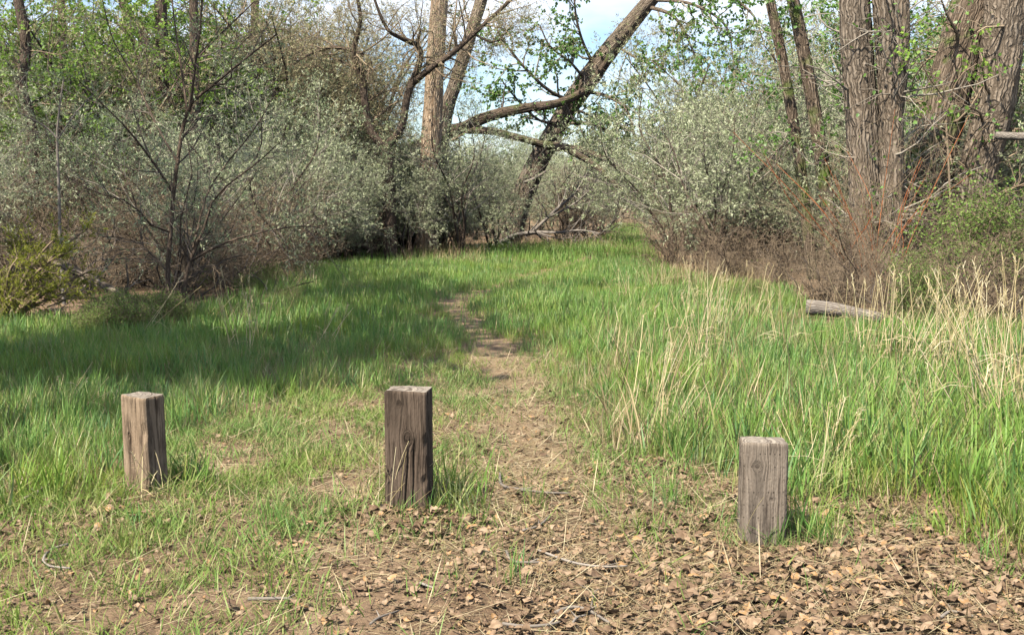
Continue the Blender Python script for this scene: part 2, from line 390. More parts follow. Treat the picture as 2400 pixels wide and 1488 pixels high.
# ================================================================== GROUND
def axis(lo, hi, a, b, fine, far):
    m = np.arange(a, b + 1e-6, fine); s = [fine]
    def side(lim):
        o = []; d = fine; p = 0
        while p < lim:
            d = min(d * 1.18, far); p += d; o.append(p)
        return np.array(o)
    return np.concatenate([a - side(a - lo)[::-1], m, b + side(hi - b)])
gx = axis(-420, 420, -3.6, 3.6, .045, 30); gy = axis(-60, 900, 3.2, 9.5, .045, 30)
X, Y = np.meshgrid(gx, gy); Z = hgt(X, Y) * np.clip(1 - (np.hypot(X, Y) - 60) / 60, 0, 1)
g = MB(); ny, nx = X.shape
i = np.arange(ny - 1)[:, None] * nx + np.arange(nx - 1)[None]
g.add(np.stack([X, Y, Z], -1), [np.stack([i, i + 1, i + nx + 1, i + nx], -1).reshape(-1, 4)])
ground = tag(link('ground', g.mesh('ground', M['soil'])), kind='structure', label='brown earth ground under grass and dead leaves')
# trail strip
rng = np.random.default_rng(5)
t_ = TRC[30:]; tn = np.gradient(t_, axis=0); tn = tn / np.linalg.norm(tn, axis=1, keepdims=True); nn_ = np.stack([-tn[:, 1], tn[:, 0]], 1)
W = 9; us = np.linspace(-1, 1, W)
hw = .15 + .05 * np.sin(np.arange(len(t_)) * .33) + .04 * rng.normal(size=len(t_))
hw = np.convolve(np.pad(hw, 2, 'edge'), np.ones(5) / 5, 'valid') * np.interp(t_[:, 1], [5, 11, 16, 30, 60], [1.0, 1.0, .8, 1.0, 2.2])
PX = t_[:, None] + nn_[:, None] * (hw[:, None] * us[None])[..., None]
PZ = hgt(PX[..., 0], PX[..., 1]) + .006 - .004 * us[None] ** 4
pm = MB(); K = len(t_); i = np.arange(K - 1)[:, None] * W + np.arange(W - 1)[None]
pm.add(np.concatenate([PX, PZ[..., None]], -1), [np.stack([i, i + W, i + W + 1, i + 1], -1).reshape(-1, 4)])
tag(link('path', pm.mesh('path', M['trail'])), kind='structure', label='narrow bare earth footpath winding through the grass')

# ================================================================== POSTS
def post(name_label, corner, va, vb, h, matw, seed, knots, lean=(0, 0), chips=()):
    """corner: nearest ground corner; va, vb: the two base edges leaving it"""
    rng = np.random.default_rng(seed)
    va = np.array(va); vb = np.array(vb); c0 = np.array(corner)
    ctr = c0 + (va + vb) / 2
    la, lb = np.linalg.norm(va), np.linalg.norm(vb)
    ea, eb = va / la, vb / lb
    rt = root('wooden_post', (ctr[0], ctr[1], 0.0), name_label, 'post', 'wooden posts across the trail head')
    # outline: start at far end of va, along front face (va) to the corner, along vb face, back
    sgn = 1 if (ea[0] * eb[1] - ea[1] * eb[0]) > 0 else -1
    nper = 300; per = 2 * (la + lb); s = np.arange(nper) * per / nper
    def outline(s):
        loc = np.zeros((len(s), 2)); A, B = la / 2, lb / 2
        for j, q in enumerate(s):
            if q < la: loc[j] = (A - q, -B)
            elif q < la + lb: loc[j] = (-A, -B + (q - la))
            elif q < 2 * la + lb: loc[j] = (-A + (q - la - lb), B)
            else: loc[j] = (A, B - (q - 2 * la - lb))
        return loc
    O = outline(s); rc = .017
    inner = np.clip(O, [-la / 2 + rc, -lb / 2 + rc], [la / 2 - rc, lb / 2 - rc]); dv = O - inner; ll = np.linalg.norm(dv, axis=1, keepdims=True)
    O = inner + dv / np.maximum(ll, 1e-9) * rc
    outn = nrm(O * np.array([1 / la, 1 / lb]) ** 3)
    nz_ = 110; zz = np.linspace(-.08, h, nz_)
    S_, Z_ = np.meshgrid(s, zz)
    psi = S_.copy(); kn = np.zeros_like(S_)
    for (ks, kz, kr, st) in knots:
        dx = S_ - ks; dz = (Z_ - kz) / st; r2 = dx * dx + dz * dz
        psi += -dx * np.clip(kr * kr / np.maximum(r2, kr * kr * .5), 0, 1.0) + np.where(r2 < (kr * 1.1) ** 2, np.sqrt(r2) * 1.5, 0)
        kn = np.maximum(kn, np.clip(1.3 - np.sqrt(r2) / kr, 0, 1) * .9)
    def cr1(x, seed, k):
        r = np.random.default_rng(seed); return sum(np.sin(x * k * r.uniform(.5, 2.2) + r.uniform(0, 6)) for _ in range(6)) / 6
    groove = np.clip(cr1(psi + .012 * np.sin(Z_ * 5), seed, 420) * 1.4 - .25, 0, 1) * (.5 + .5 * np.clip(cr1(Z_ + S_ * 3, seed + 1, 9) * 2 + .4, 0, 1))
    crack = np.zeros_like(S_)
    for _ in range(11):
        cs = rng.uniform(0, per); cz0 = rng.uniform(-.1, h); cl = rng.uniform(.12, .4)
        crack = np.maximum(crack, np.clip(1 - np.abs(psi - cs - .01 * np.sin(Z_ * 9 + cs * 50)) / .006, 0, 1) * np.clip((cl - np.abs(Z_ - cz0)) / .06, 0, 1))
    lump = cr1(S_ + Z_ * .4, seed + 3, 30) * cr1(Z_, seed + 4, 13)
    disp = -.0030 * groove - .011 * crack + .004 * lump - .003 * kn + rng.normal(0, .0006, S_.shape)
    for (ks, kz, kr, dp) in chips:
        disp -= dp * np.clip(1 - np.hypot(S_ - ks, (Z_ - kz) / 1.8) / kr, 0, 1)
    edge = np.clip((Z_ - (h - .012)) / .012, 0, 1)
    disp -= .010 * np.clip(cr1(S_, seed + 9, 55) - .25, 0, 1) * np.clip((Z_ - h + .05) / .05, 0, 1) ** 2
    disp = disp * (1 - .5 * edge) - .005 * edge ** 2
    taper = 1 + .03 * np.clip((h * .5 - Z_) / h, 0, 1) - 0.0 * Z_
    XY = O[None] * taper[..., None] + outn[None] * disp[..., None]
    top_wob = .0025 * np.sin(S_ * 14 + seed) + .0008 * np.sin(S_ * 61)
    ZZ = Z_ + top_wob * np.clip((Z_ - h + .06) / .06, 0, 1)
    wx = XY[..., 0:1] * ea[None, None] + XY[..., 1:2] * eb[None, None]
    wx = -wx if False else wx
    wxy = (-(XY[..., 0:1]) * -ea + XY[..., 1:2] * eb)
    V = np.concatenate([wxy, ZZ[..., None]], -1)
    V[..., 0] += lean[0] * Z_; V[..., 1] += lean[1] * Z_
    Cc = np.stack([psi, np.zeros_like(psi) + seed, Z_], -1)
    mb = MB(); k = np.arange(nz_ - 1)[:, None] * nper; q = np.arange(nper)[None]; q2 = (q + 1) % nper
    f = np.stack([k + q, k + q2, k + nper + q2, k + nper + q], -1).reshape(-1, 4)
    if sgn < 0: f = f[:, ::-1]
    mb.add(V, [f], kn.ravel(), Cc)
    link('post_shaft', mb.mesh('post_shaft', M[matw], True), rt)
    # top: rings shrinking to the centre
    tb = MB(); ring = V[-1]; cen = ring.mean(0); nr = 14; rows = []
    for j in range(nr):
        t2 = 1 - j / (nr - 1); p = cen + (ring - cen) * max(t2, .004)
        ang = np.arctan2(p[:, 1] - cen[1], p[:, 0] - cen[0]); p = p.copy()
        p[:, 2] = ring[:, 2] * t2 + (cen[2] + .004) * (1 - t2) + .002 * np.sin(p[:, 0] * 170 + seed) * (1 - t2 ** 6) - .006 * np.clip(1 - np.abs(np.sin(ang * 1.5 + seed)) * 9, 0, 1) * (t2 < .97) * (t2 > .1)
        rows.append(p)
    Tv = np.array(rows); k = np.arange(nr - 1)[:, None] * nper
    f = np.stack([k + q, k + q2, k + nper + q2, k + nper + q], -1).reshape(-1, 4)
    if sgn < 0: f = f[:, ::-1]
    rr_ = np.linalg.norm(Tv - cen + np.array([.03, .02, 0]), axis=-1)
    Ct = np.stack([rr_, np.zeros_like(rr_) + seed, Tv[..., 0] * .8], -1)
    tb.add(Tv, [f], 0, Ct); link('post_top', tb.mesh('post_top', M['post_top']), rt)
    return rt
# left (turned corner-on), middle (tall, knotted), right (short, incised)
post('tan weathered post turned corner-on, leftmost of the three', (-1.740, 5.186), (-.155, .118), (.070, .106), .467, 'post_a', 3,
     [(.06, .27, .009, 1.6)], lean=(-.015, 0), chips=[(.185, .30, .03, .012), (.19, .12, .05, .008), (.03, .43, .03, .006)])
post('dark brown knotted post, tallest of the three, left of the footpath', (-.380, 4.860), (-.193, .022), (.020, .140), .556, 'post_b', 8,
     [(.107, .345, .021, 1.6), (.07, .50, .011, 1.3), (.02, .40, .006, 1)], chips=[(.195, .32, .03, .012), (.185, .15, .02, .014), (.0, .16, .02, .010), (.19, .22, .03, .006)])
post('short grey brown post with rows of small pits, rightmost of the three', (1.114, 4.380), (-.183, .012), (.009, .130), .428, 'post_c', 14,
     [(.058, .335, .017, 1.1), (.12, .20, .008, 1.0)], lean=(0, 0), chips=[(.0, .30, .03, .006), (.19, .06, .03, .006)])

# ================================================================== INSTANCED STUFF
def instancer(name, pts, rots, scls, idx, protos, kind='stuff', label=None):
    """protos: list of lists of meshes; every mesh of a list is set at the points of that index"""
    me = bpy.data.meshes.new(name); n = len(pts)
    me.vertices.add(n); me.vertices.foreach_set("co", np.asarray(pts, np.float32).ravel())
    me.attributes.new("rot", 'FLOAT_VECTOR', 'POINT').data.foreach_set("vector", np.asarray(rots, np.float32).ravel())
    me.attributes.new("scl", 'FLOAT', 'POINT').data.foreach_set("value", np.asarray(scls, np.float32).ravel())
    me.attributes.new("idx", 'INT', 'POINT').data.foreach_set("value", np.asarray(idx, np.int32))
    o = link(name, me); tag(o, label=label, kind=kind)
    ng = bpy.data.node_groups.new(name, 'GeometryNodeTree')
    ng.interface.new_socket('Geometry', in_out='INPUT', socket_type='NodeSocketGeometry')
    ng.interface.new_socket('Geometry', in_out='OUTPUT', socket_type='NodeSocketGeometry')
    gi = ng.nodes.new('NodeGroupInput'); go = ng.nodes.new('NodeGroupOutput'); jn = ng.nodes.new('GeometryNodeJoinGeometry')
    def na(nm, ty):
        a = ng.nodes.new('GeometryNodeInputNamedAttribute'); a.data_type = ty; a.inputs['Name'].default_value = nm; return a.outputs['Attribute']
    ra, sa, ia = na('rot', 'FLOAT_VECTOR'), na('scl', 'FLOAT'), na('idx', 'INT')
    er = ng.nodes.new('FunctionNodeEulerToRotation'); ng.links.new(ra, er.inputs[0])
    for k, ml in enumerate(protos):
        cp = ng.nodes.new('FunctionNodeCompare'); cp.data_type = 'INT'; cp.operation = 'EQUAL'
        ng.links.new(ia, cp.inputs[2]); cp.inputs[3].default_value = k
        for m_ in ml:
            po = bpy.data.objects.new(m_.name + "_source", m_)
            oi = ng.nodes.new('GeometryNodeObjectInfo'); oi.inputs['Object'].default_value = po; oi.inputs['As Instance'].default_value = True
            ip = ng.nodes.new('GeometryNodeInstanceOnPoints')
            ng.links.new(gi.outputs[0], ip.inputs['Points']); ng.links.new(cp.outputs[0], ip.inputs['Selection'])
            ng.links.new(oi.outputs['Geometry'], ip.inputs['Instance']); ng.links.new(er.outputs[0], ip.inputs['Rotation']); ng.links.new(sa, ip.inputs['Scale'])
            ng.links.new(ip.outputs[0], jn.inputs[0])
    ng.links.new(jn.outputs[0], go.inputs[0])
    md = o.modifiers.new('scatter', 'NODES'); md.node_group = ng
    return o
def blades(rng, n, h, spread, lean, wid, mat_, curl=.5, K=4):
    mb = MB()
    b = rng.normal(0, spread, (n, 2)); az = rng.uniform(0, 2 * pi, n); hh = rng.uniform(h[0], h[1], n); le = rng.uniform(lean[0], lean[1], n)
    cu = rng.uniform(0, curl, n); ww = rng.uniform(wid[0], wid[1], n)
    t = np.linspace(0, 1, K); a = le[:, None] + cu[:, None] * t[None] * 1.6
    st = hh[:, None] / (K - 1)
    hor = np.concatenate([np.zeros((n, 1)), np.cumsum(np.sin(a[:, :-1]) * st, 1)], 1); ver = np.concatenate([np.zeros((n, 1)), np.cumsum(np.cos(a[:, :-1]) * st, 1)], 1)
    dx, dy = np.cos(az)[:, None], np.sin(az)[:, None]
    C = np.stack([b[:, :1] + hor * dx, b[:, 1:] + hor * dy, np.maximum(ver, .004) - .01], -1)
    tw = rng.uniform(-.9, .9, (n, 1)) + t[None] * rng.uniform(-1, 1, (n, 1))
    sx = -dy * np.cos(tw) + dx * np.sin(tw) * .6; sy = dx * np.cos(tw) + dy * np.sin(tw) * .6
    S_ = np.stack([sx, sy, np.sin(tw) * .3], -1)
    wt = ww[:, None] * np.array([.75, 1, .75, .05][:K] if K == 4 else np.linspace(1, .05, K))[None] / 2
    V = np.stack([C - S_ * wt[..., None], C + S_ * wt[..., None]], 2)
    i = np.arange(n)[:, None] * K * 2 + np.arange(K - 1)[None] * 2
    q = np.stack([i, i + 1, i + 3, i + 2], -1).reshape(-1, 4)
    bc = np.broadcast_to(np.stack([t, t * 0, t * 0], -1)[None, :, None], (n, K, 2, 3))
    mb.add(V, [q], np.repeat(rng.uniform(0, 1, n), K * 2), bc)
    return mb.mesh('blade_tuft', mat_)
rng = np.random.default_rng(77)
TALL = ([[blades(rng, 12, (.14, .34), .05, (.0, .42), (.006, .011), M['grass'], .55)] for _ in range(4)] + [[blades(rng, 7, (.18, .36), .04, (.0, .35), (.009, .015), M['grass_blue'], .5)] for _ in range(1)]
        + [[blades(rng, 16, (.10, .28), .06, (.05, .6), (.003, .006), M['grass_fine'], .6)] for _ in range(3)] + [[blades(rng, 9, (.08, .30), .06, (.2, 1.2), (.003, .007), M['straw'], .5)] for _ in range(2)])
SHORT = [[blades(rng, 12, (.04, .13), .05, (.2, 1.0), (.003, .006), M['grass_short'], .7)] for _ in range(5)]
FAR = ([[blades(rng, 16, (.14, .34), .11, (.0, .42), (.009, .015), M['grass'], .5)] for _ in range(4)] + [[blades(rng, 12, (.16, .34), .10, (.0, .35), (.011, .018), M['grass_blue'], .45)] for _ in range(1)]
       + [[blades(rng, 18, (.10, .28), .12, (.05, .5), (.006, .011), M['grass_fine'], .5)] for _ in range(2)])
FARTHER = [[blades(rng, 22, (.16, .36), .2, (.0, .35), (.018, .03), M['grass'], .45, 3)] for _ in range(4)]
STRAW = [[blades(rng, 7, (.06, .26), .06, (1.2, 1.55), (.002, .0045), M['straw'], .12)] for _ in range(5)]
STRAWUP = [[blades(rng, 9, (.15, .5), .08, (.1, .7), (.004, .008), M['straw'], .5)] for _ in range(4)]

EDGE_PX = [(-400, 800), (0, 782), (250, 770), (420, 755), (560, 722), (640, 690), (720, 640), (860, 622), (1000, 610), (1120, 590), (1300, 580), (1400, 574), (1430, 560), (1440, 530), (1445, 512),
           (1490, 512), (1500, 545), (1525, 600), (1560, 650), (1650, 668), (1850, 690), (1900, 735), (2060, 752), (2250, 770), (2400, 790), (2800, 810)]
ex = np.array([p[0] for p in EDGE_PX], float); ey = np.array([p[1] for p in EDGE_PX], float)
def edge_py(px): return np.interp(px, ex, ey)
YB = [(-300, 1190), (0, 1170), (200, 1120), (300, 1090), (420, 1010), (520, 960), (640, 925), (760, 890), (900, 872), (1100, 850), (1180, 845), (1300, 880), (1380, 950), (1450, 1040), (1600, 1105), (1740, 1150), (1860, 1195), (2060, 1205), (2200, 1225), (2320, 1270), (2420, 1340), (2700, 1400)]
bx_ = np.array([p[0] for p in YB], float); by_ = np.array([p[1] for p in YB], float)
POSTS = np.array([(-1.78, 5.30), (-.466, 4.94), (1.027, 4.45)])
def scatter(rng, n, y0, y1, pad=.10):
    """random points on the ground inside the widened view wedge, even per square metre"""
    y = np.sqrt(rng.uniform(y0 * y0, y1 * y1, n)); x = rng.uniform(-1, 1, n) * y * (.4615 + pad); return x, y
def field(x, y):
    px, py = to_px(x, y, 0.0)
    td = trail_dist(x, y); hwid = np.interp(y, [4, 12, 30, 60], [.15, .13, .24, .45])
    inside = py > edge_py(px) - np.where(px < 1100, 16, 6)
    n1 = nz(x, y, 2.2, 31); n2 = nz(x, y, 6.0, 41)
    jit = (n1 - .5) * 110 * np.clip((py - 700) / 400, .1, 1)
    tall = np.clip((np.interp(px, bx_, by_) + jit - py) / 60 + .5, 0, 1)
    ontrail = np.clip(1 - (td - hwid * (.75 + .5 * n2)) / .12, 0, 1)
    ontrail = ontrail * np.interp(py, [590, 605, 645, 655, 700, 712, 735, 760, 860, 950], [.6, .85, .85, .4, .4, .9, .75, .6, .8, 1])
    return px, py, td, inside, tall, ontrail, n1, n2
def clearposts(x, y, r=.13):
    k = np.ones(len(x), bool)
    for p in POSTS: k &= np.hypot(x - p[0], y - p[1]) > r
    return k
def put(name, x, y, protos, smin, smax, seed, label, tilt=.12, scl=None, z=0.0):
    r = np.random.default_rng(seed); n = len(x)
    P = np.stack([x, y, hgt(x, y) + z], -1); R_ = np.stack([r.normal(0, tilt, n), r.normal(0, tilt, n), r.uniform(0, 2 * pi, n)], -1)
    s = r.uniform(smin, smax, n) if scl is None else scl
    return instancer(name, P, R_, s, r.integers(0, len(protos), n), protos, label=label)
xs, ys, ss = [], [], []
# tall green grass, near
x, y = scatter(rng, 30000, 4.2, 11.0); px, py, td, ins, tall, ont, n1, n2 = field(x, y)
keep = ins & (rng.uniform(0, 1, len(x)) < tall * (1 - ont) * (.22 + .78 * n2)) & clearposts(x, y)
# taller on the right, lower by the trail and on the left front
sc_ = (.60 + .42 * np.clip((px - 1250) / 500, 0, 1) + .18 * (px < 500)) * (.62 + .6 * n1) * np.clip(.55 + (td - .2) * .7, .5, 1)
put('grass', x[keep], y[keep], TALL, 1, 1, 1, 'tall green grass filling the clearing near the posts', scl=sc_[keep] * rng.uniform(.75, 1.2, keep.sum()))
x, y = scatter(rng, 30000, 11.0, 24.0); px, py, td, ins, tall, ont, n1, n2 = field(x, y)
keep = ins & (rng.uniform(0, 1, len(x)) < (1 - ont) * (.45 + .55 * n2)); sc_ = (.58 + .3 * n1) * np.clip(.5 + td * .5, .5, 1) * np.where((px > 1840) & (px < 2120) & (py > 725) & (py < 800), .4, 1)
X1, Y1, S1 = x[keep], y[keep], sc_[keep]
put('grass', X1, Y1, FAR, 1, 1, 2, 'green grass of the middle of the clearing', scl=S1 * rng.uniform(.75, 1.2, len(X1)))
x, y = scatter(rng, 22000, 24.0, 62.0); px, py, td, ins, tall, ont, n1, n2 = field(x, y)
keep = ins & (rng.uniform(0, 1, len(x)) < (1 - ont) * (.5 + .5 * n2))
put('grass', x[keep], y[keep], FARTHER, .55, 1.0, 2, 'green grass at the back of the clearing running to the thicket')
# short trodden grass in front and beside the trail
x, y = scatter(rng, 40000, 3.3, 9.5); px, py, td, ins, tall, ont, n1, n2 = field(x, y)
left = np.interp(px, [0, 500, 800, 1000, 1250, 1500, 1800, 2400], [1, 1, .75, .6, .5, .5, .42, .38])
dens = (1 - .75 * tall) * left * np.interp(py, [850, 1150, 1250, 1350, 1500], [1, .95, .8, .62, .5])
dens = dens * np.interp(px, [700, 850, 1300, 1700], [1, .35, .3, .9]) ** np.clip((py - 1180) / 100, 0, 1)
right_litter = np.clip((px - 1250) / 250, 0, 1) * np.clip((py - 1230) / 60, 0, 1)
dens = dens * (1 - .86 * right_litter) * (1 - .75 * ont) * np.clip((n2 - .18) * 2.4, 0, 1) * (.4 + .6 * n1)
dens = dens * (1 - .9 * np.exp(-((px - 1050) / 330) ** 2 - ((py - 1420) / 90) ** 2))
keep = (rng.uniform(0, 1, len(x)) < dens * 1.1) & clearposts(x, y, .12)
put('grass', x[keep], y[keep], SHORT, .55, 1.25, 3, 'short trodden grass growing sparsely around the posts', tilt=.2)
# tufts standing at the post feet and here and there in front
tx, ty, tsc = [], [], []
for p, n in ((POSTS[0], 22), (POSTS[1], 26), (POSTS[2], 24)):
    a = rng.uniform(-.5, 1.6, n); r_ = rng.uniform(.14, .34, n); tx += list(p[0] + np.cos(a) * r_); ty += list(p[1] + np.sin(a) * r_ - .02); tsc += list(rng.uniform(.45, .95, n))
for p in POSTS:
    n = 16; a = rng.uniform(0, 6.28, n); r_ = rng.uniform(.11, .17, n); tx += list(p[0] + np.cos(a) * r_); ty += list(p[1] + np.sin(a) * r_); tsc += list(rng.uniform(.2, .42, n))
for (qx, qy) in ((1490, 1250), (1440, 1200), (1400, 1150), (1560, 1200), (520, 1290), (330, 1290), (280, 1260), (720, 1090), (1215, 1370), (2280, 1290), (2200, 1250), (2330, 1330), (1950, 1260), (2100, 1240), (640, 1230), (160, 1330), (1900, 1255), (1240, 1180), (1838, 1286), (1800, 1290), (1005, 1212), (395, 1172), (300, 1170), (60, 1180), (120, 1160)):
    p = gnd(qx, qy)
    for _ in range(5): tx.append(p[0] + rng.normal(0, .04)); ty.append(p[1] + rng.normal(0, .05)); tsc.append(rng.uniform(.3, .62))
put('grass', np.array(tx), np.array(ty), TALL, 1, 1, 4, 'green grass tufts at the feet of the posts and on the litter', tilt=.3, scl=np.array(tsc))
# straw lying on the ground and standing dead grass
x, y = scatter(rng, 22000, 3.3, 10.0); px, py, td, ins, tall, ont, n1, n2 = field(x, y)
dens = (1 - .55 * tall) * np.clip(1.35 - n2, .2, 1) * np.interp(px, [0, 700, 1000, 2400], [.45, .6, .8, .7])
dens = dens * (1 - .7 * np.exp(-((px - 1000) / 300) ** 2 - ((py - 1410) / 80) ** 2)) * np.interp(py, [1000, 1250, 1400], [1, .7, .5])
dens = np.maximum(dens, .75 * np.clip((px - 1100) / 200, 0, 1) * np.clip((py - 1050) / 150, 0, 1)); dens = np.maximum(dens, ont * .9)
keep = (rng.uniform(0, 1, len(x)) < dens * .8) & clearposts(x, y, .16)
X1, Y1 = x[keep], y[keep]
x, y = scatter(rng, 9000, 10, 40); px, py, td, ins, tall, ont, n1, n2 = field(x, y); keep = ins & (ont > .5)
put('dead_grass', np.concatenate([X1, x[keep]]), np.concatenate([Y1, y[keep]]), STRAW, .6, 1.3, 5, 'pale straw lying flat on the bare earth and footpath', tilt=.08, z=.012)
xs, ys = [], []
for (a, b, c, d_, n) in ((930, 1130, 585, 625, 260), (1200, 1440, 572, 590, 260), (1520, 1800, 640, 690, 300), (1440, 1520, 515, 560, 160), (640, 740, 640, 690, 60), (2100, 2400, 710, 800, 70), (1400, 2400, 700, 1080, 420), (300, 700, 720, 780, 60)):
    q = gnd(rng.uniform(a, b, n), rng.uniform(c, d_, n)); xs += list(q[:, 0]); ys += list(q[:, 1])
put('dead_grass', np.array(xs), np.array(ys), STRAWUP, .5, 1.25, 6, 'dead straw coloured grass standing along the thicket edge', tilt=.2)

# ------------------------------------------------------------------ dead leaves
def dead_leaf(rng, size):
    """a curled, ragged dead leaf: rolled across its width and bent along its length"""
    mb = MB(); n = 6
    u, v = np.meshgrid(np.linspace(-1, 1, n), np.linspace(0, 1, n))
    wd = np.interp(v, [0, .1, .28, .55, .82, 1], [.10, .42, .55, .45, .22, .02]) * (1 + .14 * rng.normal(size=(n, 1)) + .10 * rng.normal(size=(n, n)))
    k = rng.choice([-1, 1]) * rng.uniform(.4, 3.6) + .001; m_ = rng.choice([-1, 1]) * rng.uniform(.2, 1.8) + .001
    x = np.sin(k * u * wd) / k; z = (1 - np.cos(k * u * wd)) / k
    y = np.sin(m_ * (v - .4)) / m_; z = z + (1 - np.cos(m_ * (v - .4))) / m_ + .035 * rng.normal(size=v.shape) + rng.uniform(-.3, .3) * x * (v - .3)
    V = np.stack([x, y, z - z.min()], -1) * size
    i = np.arange(n - 1)[:, None] * n + np.arange(n - 1)[None]
    mb.add(V, [np.stack([i, i + 1, i + n + 1, i + n], -1).reshape(-1, 4)], rng.uniform() + .12 * rng.normal(size=n * n)); return mb.mesh('leaf', M['litter'])
LEAF = [dead_leaf(rng, .062) for _ in range(28)]
CHIP = [[dead_leaf(rng, .022)] for _ in range(12)]
x, y = scatter(rng, 56000, 3.3, 8.5); px, py, td, ins, tall, ont, n1, n2 = field(x, y)
ld = np.interp(px, [0, 600, 1000, 1400, 1700, 2400], [.03, .04, .07, .38, .9, 1]) * np.interp(py, [850, 1000, 1150, 1250, 1500], [.06, .12, .3, 1, 1]) * (1 - .8 * tall)
for (cx, cy, rx, ry, a) in ((960, 1230, 160, 35, 1.2), (330, 1215, 170, 30, .6), (1530, 1110, 120, 30, .8), (30, 1240, 60, 40, .5), (770, 860, 60, 25, .5), (1020, 1240, 130, 40, .6)):
    ld = np.maximum(ld, a * np.exp(-((px - cx) / rx) ** 2 - ((py - cy) / ry) ** 2))
bare = np.exp(-((px - 1020) / 230) ** 2 - ((py - 1400) / 70) ** 2)
ld = ld * (1 - .85 * bare) * (.35 + .65 * n1)
keep = (rng.uniform(0, 1, len(x)) < ld * .66) & clearposts(x, y, .10)
lx, ly = x[keep], y[keep]; order = np.argsort(ly + rng.uniform(0, .5, len(ly))); lx, ly = lx[order], ly[order]
nl = 300; n = len(lx)
zoff = rng.uniform(.004, .024, n); rot = np.stack([rng.normal(0, .3, n), rng.normal(0, .3, n), rng.uniform(0, 6.28, n)], -1); sc_ = rng.uniform(.25, .9, n)
inview = np.where((np.abs(lx / ly) < .46) & (ly > 3.6))[0][:nl]
rest = np.setdiff1d(np.arange(n), inview)
P = np.stack([lx, ly, hgt(lx, ly) + zoff], -1)
lit = instancer('leaf_litter', P[rest], rot[rest], sc_[rest], rng.integers(0, 28, len(rest)), [[m_] for m_ in LEAF], label='brown dead cottonwood leaves lying thick on the ground')
for j in inview:
    o = link('leaf', LEAF[int(rng.integers(0, 28))], lit); o.location = P[j]; o.rotation_euler = rot[j]; o.scale = (sc_[j],) * 3
# crumbled leaf chips
x, y = scatter(rng, 62000, 3.3, 8.0); px, py, td, ins, tall, ont, n1, n2 = field(x, y)
keep = rng.uniform(0, 1, len(x)) < (1 - .8 * tall) * np.interp(py, [850, 1100, 1250, 1500], [.25, .5, .85, .9]) * np.interp(px, [0, 700, 1200], [.25, .4, 1]) * (.3 + .7 * n1)
put('leaf_litter', x[keep], y[keep], CHIP, .35, 1.5, 8, 'crumbled leaf chips scattered over the bare earth', tilt=.4, z=.006)
print('ground cover', round(time.time() - T0, 1), 's')

# ================================================================== PLANTS
def px_limb(pts, widths):
    """pts: (px, py, depth) ; widths in photo pixels -> world points and radii"""
    P = np.array([at(a, b, d) for a, b, d in pts]); wd = np.interp(np.linspace(0, 1, len(pts)), np.linspace(0, 1, len(widths)), widths)
    return P, np.array([w_ / 2 * p[2] / F for w_, p in zip(wd, pts)])
def local(P, o): return np.asarray(P) - np.asarray(o)
class Plant:
    """wood, twig and leaf meshes of one plant, in its own coordinates"""
    def __init__(s, seed): s.rng = np.random.default_rng(seed); s.wood = MB(); s.twig = MB(); s.leaf = MB()
    def limb(s, P, R, S=9, step=.15, ridge=0.0, caps=False):
        return curve(s.wood, P, R, S, s.rng, step, ridge, caps)
    def brush(s, limbs, spec, leaf=None, Kr=8):
        """limbs: list of (P, R); spec: successive spawn settings; leaves on the last level (and the one before)"""
        cur = [resamp(P, R, Kr) for P, R in limbs]
        P = np.concatenate([c[0] for c in cur]); R = np.concatenate([c[1] for c in cur]); hist = []
        for j, sp in enumerate(spec):
            sp = dict(sp); S = sp.pop('S', 4); into = sp.pop('into', 'twig')
            P, R = spawn(s.rng, P, R, **sp); tubes(getattr(s, into), P, R, S, s.rng); hist.append(P)
        if leaf:
            lf = dict(leaf); n = lf.pop('n'); n2 = lf.pop('n_prev', 0); leaves(s.leaf, s.rng, hist[-1], n, **lf)
            if n2 and len(hist) > 1: leaves(s.leaf, s.rng, hist[-2], n2, **lf)
        return hist
    def place(s, name, loc, label, cat_, wood, twig, leaf, group=None, twigname='branches'):
        r = root(name, loc, label, cat_, group)
        if s.wood.n: link('trunk', s.wood.mesh('trunk', M[wood]), r)
        if s.twig.n: tag(link(twigname, s.twig.mesh(twigname, M[twig]), r), kind='stuff')
        if s.leaf.n: link('crown', s.leaf.mesh('crown', M[leaf], False), r)
        return r

OL = dict(Ls=(.035, .07), Ws=(.009, .016), upn=.6, fwd=.9, fold=.06)
def olive(seed, h, stems, spread, n1=9, n2=8, n3=5, nleaf=7, big=1.0, leafmul=1.0):
    p = Plant(seed); rng = p.rng; limbs = []
    for k in range(stems):
        a = rng.uniform(0, 2 * pi); hh = h * rng.uniform(.42, 1.08); sp = spread * rng.uniform(.3, 1.1)
        pts = [np.array([rng.normal(0, .08), rng.normal(0, .08), -.08])]
        for t in (.25, .5, .75, 1.0):
            pts.append(np.array([cos(a) * sp * t ** 1.2 + rng.normal(0, .10 * h / 4), sin(a) * sp * t ** 1.2 + rng.normal(0, .10 * h / 4), hh * t]))
        r0 = .03 * hh / 3 * big
        P, R = p.limb(np.array(pts), [r0 * 1.2, r0 * .8, r0 * .5, r0 * .2], 7, .25); limbs.append((P, R))
    ol = dict(OL); ol['Ls'] = (.04 * leafmul, .075 * leafmul); ol['Ws'] = (.011 * leafmul, .019 * leafmul)
    p.brush(limbs, [dict(n=n1, t=(.28, 1), ang=(30, 75), Lr=(.35, .6), K=6, wig=.16, up=.05, S=5, upd=.1),
                    dict(n=n2, t=(.15, 1), ang=(30, 70), Lr=(.35, .65), K=5, wig=.2, up=.03, S=3),
                    dict(n=n3, t=(.1, 1), ang=(25, 65), La=(.14, .38), K=4, wig=.22, up=.05, S=3, rmin=.0016)],
            dict(n=nleaf, n_prev=3, **ol))
    return p
EM = {}
